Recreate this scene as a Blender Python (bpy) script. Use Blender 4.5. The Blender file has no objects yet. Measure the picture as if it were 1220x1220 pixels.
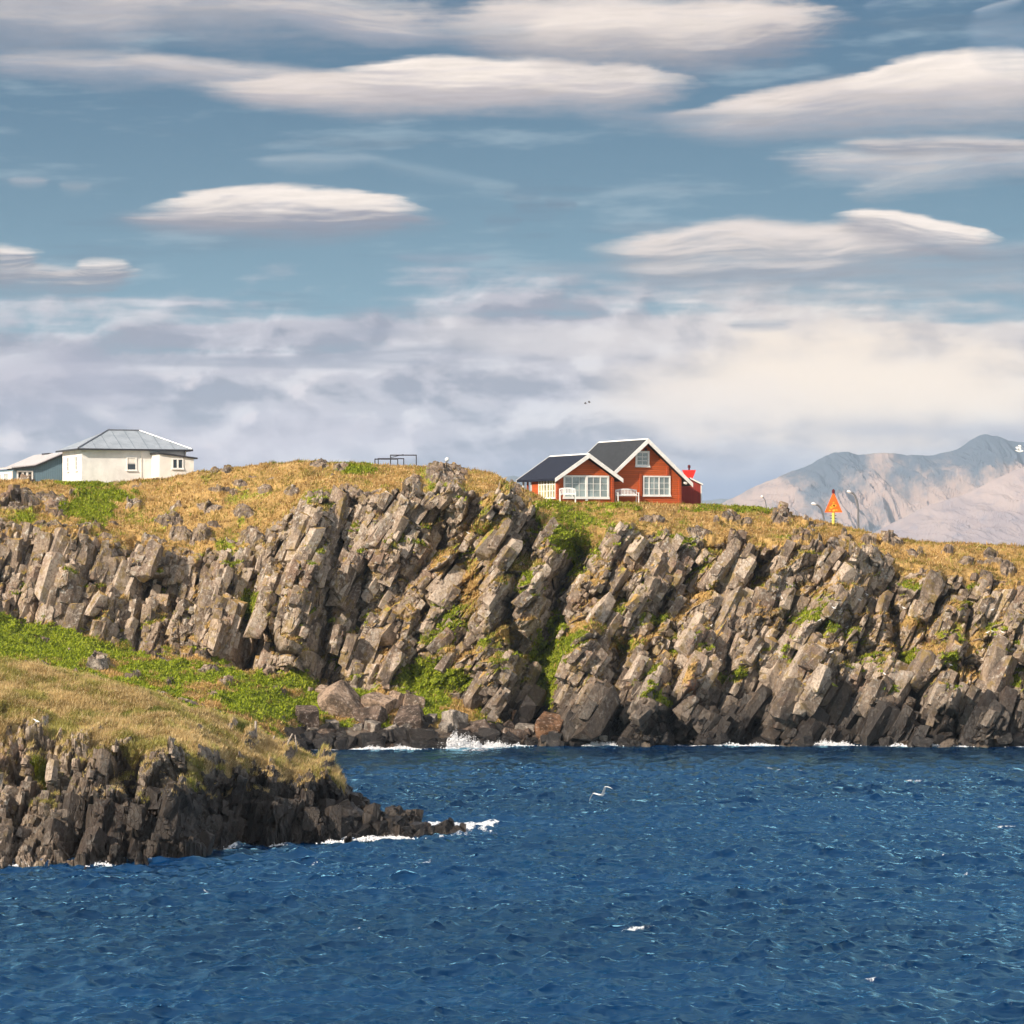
import bpy, bmesh, math, random
import numpy as np
from mathutils import Vector, Matrix
random.seed(5); RNG = np.random.default_rng(11)
C = bpy.context.scene.collection
F, HY, CX, CAMH = 3840.0, 655.0, 610.0, 14.56      # focal length and eye level measured on the photograph
def at(px, py, Y):
    return ((px-CX)/F*Y, Y, CAMH-(py-HY)/F*Y)
R = math.radians
HAZE = True

# ------------------------------------------------------------------ tagging
def tag(o, label=None, cat=None, group=None, kind=None):
    if label: o['label'] = label
    if cat: o['category'] = cat
    if group: o['group'] = group
    if kind: o['kind'] = kind
    return o
def link(name, me, mat, parent=None):
    o = bpy.data.objects.new(name, me); C.objects.link(o)
    for m in (mat if isinstance(mat, (list, tuple)) else [mat]): me.materials.append(m)
    if parent: o.parent = parent
    return o
def empty(name, loc, rz=0):
    o = bpy.data.objects.new(name, None); C.objects.link(o)
    o.location = loc; o.rotation_euler = (0, 0, rz); o.empty_display_size = .3
    return o
def fastmesh(name, verts, faces, cols=None, smooth=False):
    """verts (n,3), faces: one (m,k) array or a list of them; cols dict name -> (n,4)"""
    me = bpy.data.meshes.new(name); fl = faces if isinstance(faces, list) else [faces]
    n = len(verts); m = sum(len(f) for f in fl)
    li = np.concatenate([f.ravel() for f in fl]); tot = np.concatenate([np.full(len(f), f.shape[1]) for f in fl])
    me.vertices.add(n); me.vertices.foreach_set('co', np.ascontiguousarray(verts, dtype=np.float32).ravel())
    me.loops.add(len(li)); me.loops.foreach_set('vertex_index', li.astype(np.int32))
    me.polygons.add(m)
    me.polygons.foreach_set('loop_start', np.concatenate([[0], np.cumsum(tot)[:-1]]).astype(np.int32))
    me.polygons.foreach_set('loop_total', tot.astype(np.int32))
    me.polygons.foreach_set('use_smooth', np.full(m, smooth, dtype=bool))
    me.update(calc_edges=True)
    if cols:
        for nm, c in cols.items():
            a = me.color_attributes.new(nm, 'FLOAT_COLOR', 'POINT')
            a.data.foreach_set('color', np.ascontiguousarray(c, dtype=np.float32).ravel())
    return me
def gridfaces(nr, nc):
    i = np.arange(nr*nc).reshape(nr, nc)
    return np.stack([i[:-1, :-1], i[:-1, 1:], i[1:, 1:], i[1:, :-1]], -1).reshape(-1, 4)
class MB:
    def __init__(s): s.v = []; s.f = []
    def poly(s, pts, faces):
        b = len(s.v); s.v += [tuple(p) for p in pts]; s.f += [[b+i for i in f] for f in faces]; return s
    def box(s, x0, x1, y0, y1, z0, z1):
        return s.poly([(x0,y0,z0),(x1,y0,z0),(x1,y1,z0),(x0,y1,z0),(x0,y0,z1),(x1,y0,z1),(x1,y1,z1),(x0,y1,z1)],
                      [(0,3,2,1),(4,5,6,7),(0,1,5,4),(1,2,6,5),(2,3,7,6),(3,0,4,7)])
    def prism(s, poly, d):
        """closed polygon (3d pts) extruded by vector d"""
        n = len(poly); p = [Vector(a) for a in poly]; q = [a+Vector(d) for a in p]
        return s.poly(p+q, [tuple(range(n))[::-1], tuple(range(n, 2*n))]+[(i, (i+1) % n, n+(i+1) % n, n+i) for i in range(n)])
    def tube(s, pts, rads, n=8):
        pts = [Vector(p) for p in pts]
        if not hasattr(rads, '__len__'): rads = [rads]*len(pts)
        rings = []
        for i, p in enumerate(pts):
            t = (pts[min(i+1, len(pts)-1)]-pts[max(i-1, 0)]).normalized()
            a = t.cross(Vector((0, 1, 0.01)));  a = a.normalized() if a.length > 1e-3 else Vector((1, 0, 0))
            b = t.cross(a).normalized()
            rings.append([p+(a*math.cos(2*math.pi*k/n)+b*math.sin(2*math.pi*k/n))*rads[i] for k in range(n)])
        b0 = len(s.v); s.v += [tuple(v) for r in rings for v in r]
        for i in range(len(pts)-1):
            for k in range(n):
                s.f.append([b0+i*n+k, b0+i*n+(k+1) % n, b0+(i+1)*n+(k+1) % n, b0+(i+1)*n+k])
        s.f.append([b0+k for k in range(n)][::-1]); s.f.append([b0+(len(pts)-1)*n+k for k in range(n)])
        return s
    def build(s, name, mat, parent=None, smooth=False, bevel=0):
        me = bpy.data.meshes.new(name); me.from_pydata(s.v, [], s.f); me.update()
        bm = bmesh.new(); bm.from_mesh(me)
        bmesh.ops.recalc_face_normals(bm, faces=bm.faces)
        bm.to_mesh(me); bm.free()
        if smooth: me.polygons.foreach_set('use_smooth', [True]*len(me.polygons))
        o = link(name, me, mat, parent)
        if bevel:
            m = o.modifiers.new('bevel', 'BEVEL'); m.width = bevel; m.segments = 2; m.limit_method = 'ANGLE'
        return o

# ------------------------------------------------------------------ noise (numpy)
def _h(ix, iy, s):
    ix = ix.astype(np.int64).astype(np.uint64); iy = iy.astype(np.int64).astype(np.uint64)
    h = ix*np.uint64(0x9E3779B97F4A7C15) ^ (iy*np.uint64(0xC2B2AE3D27D4EB4F)) ^ np.uint64(s*0x165667B19E3779F9 & 0xFFFFFFFFFFFFFFFF)
    h ^= h >> np.uint64(29); h *= np.uint64(0xBF58476D1CE4E5B9); h ^= h >> np.uint64(32); h *= np.uint64(0x94D049BB133111EB); h ^= h >> np.uint64(29)
    return h
def rnd(ix, iy, s): return (_h(ix, iy, s) >> np.uint64(40)).astype(np.float64)/float(1 << 24)
def noise(x, y, s=0):
    ix = np.floor(x); iy = np.floor(y); fx = x-ix; fy = y-iy
    ux = fx*fx*fx*(fx*(fx*6-15)+10); uy = fy*fy*fy*(fy*(fy*6-15)+10)
    def g(dx, dy):
        a = rnd(ix+dx, iy+dy, s+7)*2*np.pi
        return np.cos(a)*(fx-dx)+np.sin(a)*(fy-dy)
    n = (g(0,0)*(1-ux)+g(1,0)*ux)*(1-uy)+(g(0,1)*(1-ux)+g(1,1)*ux)*uy
    return n*1.5
def fbm(x, y, s=0, o=4, l=2.03, g=.5):
    r = 0; a = 1; t = 0
    for k in range(o):
        r = r+noise(x, y, s+k*13)*a; t += a; x = x*l+17.3; y = y*l-9.1; a *= g
    return r/t
def vor(a, b, s, jit=.9):
    ia = np.floor(a); ib = np.floor(b)
    d1 = np.full(a.shape, 9.); d2 = np.full(a.shape, 9.)
    ca = np.zeros(a.shape); cb = np.zeros(a.shape); ka = np.zeros(a.shape); kb = np.zeros(a.shape)
    for i in (-1, 0, 1):
        for j in (-1, 0, 1):
            xa = ia+i; xb = ib+j
            pa = xa+.5+jit*(rnd(xa, xb, s)-.5)-a; pb = xb+.5+jit*(rnd(xa, xb, s+1)-.5)-b
            d = .45*np.sqrt(pa*pa+pb*pb)+.55*np.maximum(np.abs(pa), np.abs(pb))
            n1 = d < d1
            d2 = np.where(n1, d1, np.minimum(d2, d))
            ca = np.where(n1, pa, ca); cb = np.where(n1, pb, cb); ka = np.where(n1, xa, ka); kb = np.where(n1, xb, kb)
            d1 = np.where(n1, d, d1)
    return d1, d2, -ca, -cb, ka, kb
def sst(e0, e1, x):
    t = np.clip((x-e0)/(e1-e0), 0, 1); return t*t*(3-2*t)
def blocks(a, b, sa, sb, seed, off, tilt, crack, cw=.12, dome=.3):
    """faceted blocks: every cell gets its own depth, its own tilted face and a crack round it"""
    d1, d2, da, db, ka, kb = vor(a/sa, b/sb, seed)
    r0 = rnd(ka, kb, seed+21); r1 = rnd(ka, kb, seed+22); r2 = rnd(ka, kb, seed+23)
    disp = off*(2*r0-1)+tilt*((2*r1-1)*1.5*da*sa+(2*r2-1)*1.1*db*min(sb, sa*1.8))
    disp -= dome*sa*np.maximum(np.abs(da), np.abs(db))**1.5
    cr = np.clip(1-(d2-d1)/(cw*1.25), 0, 1)
    return disp-crack*cr, cr, r0

# ------------------------------------------------------------------ materials
class NT:
    def __init__(s, tree): s.t = tree; s.N = tree.nodes; s.L = tree.links
    def n(s, ty, **kw):
        nd = s.N.new(ty)
        for k, v in kw.items(): setattr(nd, k, v)
        return nd
    def put(s, sock, v):
        if v is None: return
        if hasattr(v, 'links') or isinstance(v, bpy.types.NodeSocket): s.L.new(v, sock)
        else: sock.default_value = v
    def m(s, op, a, b=None, c=None, clamp=False):
        nd = s.n('ShaderNodeMath', operation=op); nd.use_clamp = clamp
        for i, v in enumerate((a, b, c)):
            if v is not None: s.put(nd.inputs[i], v)
        return nd.outputs[0]
    def mix(s, f, a, b, mode='MIX'):
        nd = s.n('ShaderNodeMix', data_type='RGBA', blend_type=mode)
        s.put(nd.inputs[0], f); s.put(nd.inputs[6], a if not isinstance(a, tuple) else (*a, 1)[:4]); s.put(nd.inputs[7], b if not isinstance(b, tuple) else (*b, 1)[:4])
        return nd.outputs[2]
    def ss(s, x, e0, e1, o0=0., o1=1.):
        nd = s.n('ShaderNodeMapRange', interpolation_type='SMOOTHSTEP')
        s.put(nd.inputs['Value'], x); nd.inputs['From Min'].default_value = e0; nd.inputs['From Max'].default_value = e1
        nd.inputs['To Min'].default_value = o0; nd.inputs['To Max'].default_value = o1
        return nd.outputs[0]
    def noise(s, vec, scale, detail=3, rough=.5, out=0, dist=0, dims='3D'):
        nd = s.n('ShaderNodeTexNoise', noise_dimensions=dims); s.put(nd.inputs['Vector'], vec)
        nd.inputs['Scale'].default_value = scale; nd.inputs['Detail'].default_value = detail
        nd.inputs['Roughness'].default_value = rough; nd.inputs['Distortion'].default_value = dist
        return nd.outputs[out]
    def pos(s): return s.n('ShaderNodeNewGeometry').outputs['Position']
    def scale(s, vec, v):
        nd = s.n('ShaderNodeVectorMath', operation='MULTIPLY'); s.put(nd.inputs[0], vec); nd.inputs[1].default_value = v
        return nd.outputs[0]
def mat(name):
    m = bpy.data.materials.new(name); m.use_nodes = True
    t = NT(m.node_tree); b = m.node_tree.nodes['Principled BSDF']
    return m, t, b
def simple(name, col, rough=.6, var=.12, scale=3., metallic=0, spec=.4, bump=0.):
    m, t, b = mat(name)
    co = t.n('ShaderNodeTexCoord').outputs['Object']
    n = t.noise(co, scale, 5, .6)
    d = tuple(c*(1-var*2) for c in col)
    h = tuple(min(1, c*(1+var)) for c in col)
    t.put(b.inputs['Base Color'], t.mix(t.ss(n, .3, .7), d, h))
    b.inputs['Roughness'].default_value = rough; b.inputs['Metallic'].default_value = metallic
    b.inputs['Specular IOR Level'].default_value = spec
    if bump:
        bp = t.n('ShaderNodeBump'); bp.inputs['Strength'].default_value = 1; bp.inputs['Distance'].default_value = bump
        t.put(bp.inputs['Height'], t.noise(co, scale*6, 4, .6)); t.put(b.inputs['Normal'], bp.outputs[0])
    return m
def planks(name, col, pitch, axis='Z', rough=.75, depth=.02, var=.2):
    """painted boards: grooves every pitch metres plus weathering"""
    m, t, b = mat(name)
    co = t.n('ShaderNodeTexCoord').outputs['Object']
    sp = t.n('ShaderNodeSeparateXYZ'); t.put(sp.inputs[0], co)
    z = sp.outputs[axis]
    saw = t.m('FRACT', t.m('DIVIDE', z, pitch))
    tri = t.m('ABSOLUTE', t.m('SUBTRACT', saw, .5))
    groove = t.ss(tri, .36, .48)
    idx = t.m('FLOOR', t.m('DIVIDE', z, pitch))
    wn = t.n('ShaderNodeTexWhiteNoise', noise_dimensions='1D'); t.put(wn.inputs['W'], idx)
    n = t.noise(t.scale(co, (1, 1, 6) if axis == 'Z' else (6, 6, 1)), 2.2, 5, .65)
    c1 = tuple(c*(1-var) for c in col); c2 = tuple(min(1, c*(1+var)) for c in col)
    cc = t.mix(t.m('MULTIPLY_ADD', wn.outputs[0], .5, t.m('MULTIPLY', n, .5)), c1, c2)
    t.put(b.inputs['Base Color'], t.mix(t.m('MULTIPLY', groove, .5), cc, tuple(c*.4 for c in col)))
    b.inputs['Roughness'].default_value = rough
    bp = t.n('ShaderNodeBump'); bp.inputs['Distance'].default_value = depth; bp.inputs['Strength'].default_value = 1
    t.put(bp.inputs['Height'], t.m('MULTIPLY_ADD', groove, -1., t.m('MULTIPLY', n, .15))); t.put(b.inputs['Normal'], bp.outputs[0])
    return m

def terrain_mat(name, straw=(.50,.32,.12), straw2=(.29,.185,.06), far=True, rockb=1.14):
    m, t, b = mat(name)
    p = t.pos()
    at_ = t.n('ShaderNodeAttribute', attribute_name='mask'); sp = t.n('ShaderNodeSeparateColor'); t.put(sp.inputs[0], at_.outputs['Color'])
    grass, green, wet = sp.outputs[0], sp.outputs[1], sp.outputs[2]
    at2 = t.n('ShaderNodeAttribute', attribute_name='tone'); sq = t.n('ShaderNodeSeparateColor'); t.put(sq.inputs[0], at2.outputs['Color'])
    tone, crack, rust = sq.outputs[0], sq.outputs[1], sq.outputs[2]
    # ---- rock
    sheared = t.n('ShaderNodeMapping'); t.put(sheared.inputs['Vector'], p); sheared.inputs['Rotation'].default_value = (0, R(28), 0); sheared.inputs['Scale'].default_value = (1.6, 1, .55)
    n1 = t.noise(sheared.outputs[0], .55, 6, .62)
    n2 = t.noise(p, 2.6, 6, .7)
    n3 = t.noise(p, 9., 4, .7)
    rock = t.mix(t.ss(n1, .32, .68), (.085*rockb, .065*rockb, .052*rockb), (.40*rockb, .300*rockb, .215*rockb))
    rock = t.mix(t.m('MULTIPLY', t.ss(tone, .35, .85), .7), rock, (.46*rockb, .375*rockb, .30*rockb)); rock = t.mix(t.m('MULTIPLY', t.ss(tone, .38, .12), .5), rock, (.12, .09, .072))
    rock = t.mix(t.m('MULTIPLY', t.ss(t.noise(p, .35, 4, .6), .52, .68), .55), rock, (.20*rockb, .115*rockb, .075*rockb))   # red-brown basalt
    lich = t.m('MULTIPLY', t.ss(n2, .52, .62), t.ss(t.noise(p, .5, 3), .38, .6))
    rock = t.mix(t.m('MULTIPLY', lich, .75), rock, (.52*rockb, .48*rockb, .42*rockb))                   # pale lichen
    spec = t.ss(n3, .63, .72); rock = t.mix(t.m('MULTIPLY', spec, .55), rock, (.62*rockb, .58*rockb, .52*rockb))
    n4 = t.noise(p, 4.6, 4, .75); rock = t.mix(t.m('MULTIPLY', t.ss(n4, .50, .36), .6), rock, (.075*rockb, .055*rockb, .042*rockb)); rock = t.mix(t.m('MULTIPLY', t.ss(n4, .56, .68), .55), rock, (.46*rockb, .40*rockb, .33*rockb))
    dk = t.ss(n3, .42, .30); rock = t.mix(t.m('MULTIPLY', dk, .6), rock, (.045, .036, .03))
    moss = t.m('MULTIPLY', t.ss(t.noise(p, 1.1, 5, .68), .52, .62), t.m('SUBTRACT', 1., wet))
    rock = t.mix(t.m('MULTIPLY', moss, .62), rock, (.24, .165, .045))
    rock = t.mix(t.m('MULTIPLY', crack, .8), rock, (.022, .018, .015))
    rock = t.mix(t.m('MULTIPLY', rust, t.ss(n2, .42, .58)), rock, (.42, .13, .02))                     # orange lichen
    rock = t.mix(t.m('MULTIPLY', wet, .93), rock, (.016, .014, .014))
    # ---- grass
    g1 = t.noise(p, .45, 6, .7); g2 = t.noise(p, 5.5, 4, .7)
    dry = t.mix(t.ss(g1, .35, .65), straw2, straw)
    dry = t.mix(t.m('MULTIPLY', t.ss(g2, .5, .75), .6), dry, (.55, .38, .16))
    dry = t.mix(t.m('MULTIPLY', t.ss(g2, .45, .28), .55), dry, (.10, .055, .018))
    gr = t.mix(t.ss(g2, .35, .65), (.09, .12, .008), (.34, .37, .03))
    gm = t.m('ADD', green, t.m('MULTIPLY', t.m('SUBTRACT', t.noise(p, 1.7, 5, .7), .5), .9))
    veg = t.mix(t.ss(gm, .38, .58), dry, gr)
    gmask = t.ss(t.m('ADD', grass, t.m('MULTIPLY', t.m('SUBTRACT', n2, .5), .9)), .42, .58)
    t.put(b.inputs['Base Color'], t.mix(gmask, rock, veg))
    rg = t.m('MULTIPLY_ADD', wet, -.5, .9); t.put(b.inputs['Roughness'], rg)
    b.inputs['Specular IOR Level'].default_value = .25
    bp = t.n('ShaderNodeBump'); bp.inputs['Strength'].default_value = 1; bp.inputs['Distance'].default_value = .15
    vr = t.n('ShaderNodeTexVoronoi', feature='DISTANCE_TO_EDGE'); t.put(vr.inputs['Vector'], sheared.outputs[0]); vr.inputs['Scale'].default_value = 3.2
    hh = t.m('ADD', t.m('MULTIPLY', n2, .8), t.m('ADD', t.m('MULTIPLY', n3, .2), t.m('MULTIPLY', t.ss(vr.outputs[0], .06, 0.), -.22)))
    t.put(bp.inputs['Height'], hh); t.put(b.inputs['Normal'], bp.outputs[0])
    return m
M = {}
M['cliff'] = terrain_mat('cliff rock and turf')
M['headland'] = terrain_mat('headland rock and turf', straw=(.58,.43,.20), straw2=(.36,.26,.11), rockb=1.15)
M['redwood'] = planks('red log wall', (.47, .088, .016), .17)
M['reddark'] = planks('red log ends', (.36, .062, .014), .17)
M['shedred'] = planks('shed red boards', (.27, .028, .020), .15, 'X')
M['white'] = simple('white paint', (.78, .76, .73), .5, .05, 2.)
M['bench_white'] = simple('white bench paint', (.74, .73, .72), .5, .06, 6.)
M['slate'] = simple('dark roof felt', (.030, .034, .040), .8, .18, 4., bump=.02)
M['navy'] = simple('blue black roof felt', (.007, .011, .028), .75, .2, 4., bump=.02)
M['glass'] = simple('window glass with pale curtains', (.25, .31, .31), .08, .25, .8, spec=.8)
M['darkglass'] = simple('dark window glass', (.03, .04, .05), .06, .2, .8, spec=.8)
M['yellowglass'] = simple('window glass with painted yellow sunlight', (.36, .34, .15), .1, .3, 1.5, spec=.8)  # yellow sunlight on the wing's side windows, put into the glass colour
M['plaster'] = simple('pale plaster', (.72, .70, .68), .85, .07, .9, bump=.01)
M['plaster_line'] = simple('white plaster', (.72, .69, .64), .85, .05, .9)
M['bluegrey'] = planks('blue grey cladding', (.125, .205, .265), .2, 'X', var=.06, depth=.01)
M['palemetal'] = simple('pale roof sheet', (.50, .47, .47), .5, .06, 1.)
M['darkmetal'] = simple('dark metal', (.06, .06, .07), .5, .2, 8., metallic=.6)
M['greymetal'] = simple('galvanised steel', (.22, .23, .25), .4, .15, 8., metallic=.7)
M['lamphead'] = simple('lamp housing', (.80, .80, .80), .3, .05, 8.)
M['yellow'] = simple('yellow paint', (.80, .62, .12), .5, .15, 5.)
M['orange'] = simple('orange daymark paint', (.86, .13, .008), .5, .12, 2.5)
M['blotch'] = simple('faded orange paint', (.92, .40, .03), .5, .15, 3.5)
M['red'] = simple('red daymark paint', (.80, .018, .010), .5, .1, 3.)
M['darkred'] = simple('dark red lantern', (.10, .006, .010), .35, .15, 6.)
M['oldwood'] = simple('weathered wood', (.36, .31, .26), .9, .25, 9., bump=.01)
M['gull'] = simple('white feathers', (.85, .83, .80), .8, .04, 8.)
M['gullgrey'] = simple('grey wing feathers', (.12, .12, .13), .8, .06, 8.)
def roofmetal():
    m, t, b = mat('standing seam metal roof')
    co = t.n('ShaderNodeTexCoord').outputs['Object']; sp = t.n('ShaderNodeSeparateXYZ'); t.put(sp.inputs[0], co)
    fr = t.m('FRACT', t.m('DIVIDE', sp.outputs[0], 1.15)); seam = t.ss(t.m('ABSOLUTE', t.m('SUBTRACT', fr, .5)), .455, .485)
    rib = t.m('SINE', t.m('MULTIPLY', sp.outputs[0], 55.))
    n = t.noise(co, 1.2, 5, .6)
    c = t.mix(t.ss(n, .3, .7), (.28, .32, .365), (.37, .41, .455)); c = t.mix(t.m('MULTIPLY', seam, .55), c, (.13, .17, .21))
    t.put(b.inputs['Base Color'], c); b.inputs['Roughness'].default_value = .5; b.inputs['Metallic'].default_value = .2
    bp = t.n('ShaderNodeBump'); bp.inputs['Distance'].default_value = .01; t.put(bp.inputs['Height'], t.m('ADD', t.m('MULTIPLY', rib, .4), t.m('MULTIPLY', seam, 2.)))
    t.put(b.inputs['Normal'], bp.outputs[0]); return m
M['roofmetal'] = roofmetal()
def blades_mat():
    m, t, b = mat('grass blades and leaves')
    a = t.n('ShaderNodeAttribute', attribute_name='tint').outputs['Color']
    t.put(b.inputs['Base Color'], a); b.inputs['Roughness'].default_value = .7; b.inputs['Specular IOR Level'].default_value = .2
    tr = t.n('ShaderNodeBsdfTranslucent'); t.put(tr.inputs[0], a)
    mx = t.n('ShaderNodeMixShader'); mx.inputs[0].default_value = .25
    t.L.new(b.outputs[0], mx.inputs[1]); t.L.new(tr.outputs[0], mx.inputs[2])
    t.L.new(mx.outputs[0], t.N['Material Output'].inputs['Surface']); return m
M['blades'] = blades_mat()
def boulder_mat(name, wet, col=(.20,.15,.115)):
    m, t, b = mat(name); p = t.pos()
    n1 = t.noise(p, .9, 6, .65); n2 = t.noise(p, 4., 5, .7); n3 = t.noise(p, 14., 3, .7)
    c = t.mix(t.ss(t.m('ADD', n1, t.m('MULTIPLY', t.m('SUBTRACT', n2, .5), .8)), .35, .65), tuple(k*.32 for k in col), tuple(k*1.15 for k in col))
    c = t.mix(t.m('MULTIPLY', t.ss(n2, .56, .66), .6 if not wet else .12), c, (.50, .46, .41))
    c = t.mix(t.m('MULTIPLY', t.ss(n3, .42, .3), .6), c, (.03, .025, .022))
    t.put(b.inputs['Base Color'], c); b.inputs['Roughness'].default_value = .35 if wet else .9; b.inputs['Specular IOR Level'].default_value = .3
    bp = t.n('ShaderNodeBump'); bp.inputs['Distance'].default_value = .12; t.put(bp.inputs['Height'], t.m('ADD', n2, t.m('MULTIPLY', n3, .5))); t.put(b.inputs['Normal'], bp.outputs[0])
    return m
M['b_wet'] = boulder_mat('wet black rock', True, (.024, .020, .019))
M['b_mid'] = boulder_mat('dark brown rock', False, (.14, .10, .078))
M['b_dry'] = boulder_mat('dry brown rock', False, (.36, .26, .19))
M['b_grey'] = boulder_mat('grey lichen rock', False, (.30, .26, .22))
M['b_rust'] = boulder_mat('orange lichen rock', False, (.22, .115, .06))

# ------------------------------------------------------------------ terrain builder
def terrain(name, stations, px_cols, NR, spec, seed, mat_):
    """stations: px -> list of 6..8 (y, z, t) profile points; every column is resampled along its profile"""
    sx = np.array([s[0] for s in stations], float)
    K = len(stations[0][1])
    arr = np.array([[q for q in s[1]] for s in stations], float)      # S,K,3
    cols = np.asarray(px_cols, float); NC = len(cols)
    ctl = np.zeros((NC, K, 3))
    for k in range(K):
        for c in range(3):
            ctl[:, k, c] = np.interp(cols, sx, arr[:, k, c])
    ker = np.hanning(19); ker /= ker.sum()
    for k in range(K):
        for c in (0, 1):
            pad = np.pad(ctl[:, k, c], 9, mode='edge'); ctl[:, k, c] = np.convolve(pad, ker, 'valid')
    # resample
    Yp = np.zeros((NR, NC)); Zp = np.zeros((NR, NC)); Tp = np.zeros((NR, NC))
    for j in range(NC):
        y, z, t = ctl[j, :, 0], ctl[j, :, 1], ctl[j, :, 2]
        py = HY-(z-CAMH)*F/y
        w = np.abs(np.diff(py))+spec['yw']*np.abs(np.diff(y))+.3
        w = w*np.array(spec['w'])
        L = np.concatenate([[0], np.cumsum(w)]); q = np.linspace(0, L[-1], NR)
        Yp[:, j] = np.interp(q, L, y); Zp[:, j] = np.interp(q, L, z); Tp[:, j] = np.interp(q, L, t)
    # soften kinks of the profile
    k5 = np.hanning(13); k5 /= k5.sum()
    for A in (Yp, Zp):
        B = np.pad(A, ((6, 6), (0, 0)), mode='edge'); A[:] = sum(k5[i]*B[i:i+NR] for i in range(13))
    X = (cols[None, :]-CX)/F*Yp
    return X, Yp, Zp, Tp, np.broadcast_to(cols[None, :], Yp.shape)
def profile_normal(Yp, Zp):
    dy = np.gradient(Yp, axis=0); dz = np.gradient(Zp, axis=0); l = np.sqrt(dy*dy+dz*dz)+1e-9
    return -dz/l, dy/l                                      # pointing outwards (towards -y, up)
def blur(A, n):
    k = np.hanning(2*n+3)[1:-1]; k /= k.sum(); h = len(k)//2
    B = np.pad(A, ((h, h), (0, 0)), mode='edge'); A = sum(k[i]*B[i:i+A.shape[0]] for i in range(len(k)))
    B = np.pad(A, ((0, 0), (h, h)), mode='edge'); return sum(k[i]*B[:, i:i+A.shape[1]] for i in range(len(k)))
def nrm(X, Y, Z):
    ax, ay, az = [np.gradient(a, axis=1) for a in (X, Y, Z)]; bx, by, bz = [np.gradient(a, axis=0) for a in (X, Y, Z)]
    nx, ny, nz = ay*bz-az*by, az*bx-ax*bz, ax*by-ay*bx; l = np.sqrt(nx*nx+ny*ny+nz*nz)+1e-9
    return nx/l, ny/l, nz/l
def seg_dist(px, py, pts):
    """distance in pixels to a polyline, and position along it"""
    best = np.full(px.shape, 1e9); side = np.zeros(px.shape)
    for (x0, y0), (x1, y1) in zip(pts[:-1], pts[1:]):
        dx, dy = x1-x0, y1-y0; t = np.clip(((px-x0)*dx+(py-y0)*dy)/(dx*dx+dy*dy), 0, 1)
        ex, ey = px-(x0+t*dx), py-(y0+t*dy); d = np.sqrt(ex*ex+ey*ey); n = d < best
        best = np.where(n, d, best); side = np.where(n, ex, side)
    return best, side
def P(a, b): return (a, b)
WY = lambda py: CAMH*F/(py-HY)                                # distance of a point of the water line
def prof(toe, foot, rim, sky, back=None, toeYZ=None):
    """toe py (on the water) or (Y,z); foot/rim/sky (py,Y)"""
    if toeYZ: Y0, z0 = toeYZ
    else: Y0, z0 = WY(toe), 0.
    sky = (sky[0]+2.6, sky[1])
    f = lambda p: (p[1], CAMH-(p[0]-HY)/F*p[1])
    fo = f(foot) if foot else (Y0+.25, z0+.35)
    ri = f(rim); sk = f(sky); bz = back or [(sk[0]+22, sk[1]-.4), (400, sk[1]-3), (470, -3)]
    return [(Y0-6, z0-3., 0), (Y0, z0, 0.), (*fo, 1), (*ri, 2), (*sk, 3)]+[(*b_, 3+i+1) for i, b_ in enumerate(bz)]

# ---- angular joint blocks: convex pieces set into the faces
def hulls(n, seed):
    rg = np.random.default_rng(seed); out = []
    for k in range(n):
        pts = []
        for x in (-1, 1):
            for y in (-1, 1):
                for z in (-1, 1):
                    q_ = np.array([x*rg.uniform(.62, 1.05), y*rg.uniform(.62, 1.05), z*rg.uniform(.7, 1.05)])
                    if rg.random() < .45:
                        c = rg.uniform(.25, .6, 3); pts += [q_*[1-c[0], 1, 1], q_*[1, 1-c[1], 1], q_*[1, 1, 1-c[2]]]
                    else: pts.append(q_)
        bm = bmesh.new()
        for q_ in pts: bm.verts.new(q_*.5)
        bmesh.ops.convex_hull(bm, input=bm.verts); bmesh.ops.triangulate(bm, faces=bm.faces)
        bmesh.ops.recalc_face_normals(bm, faces=bm.faces)
        out.append(np.array([[v.co[:] for v in f.verts] for f in bm.faces])); bm.free()
    return out
HULL = hulls(40, 77)
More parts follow.
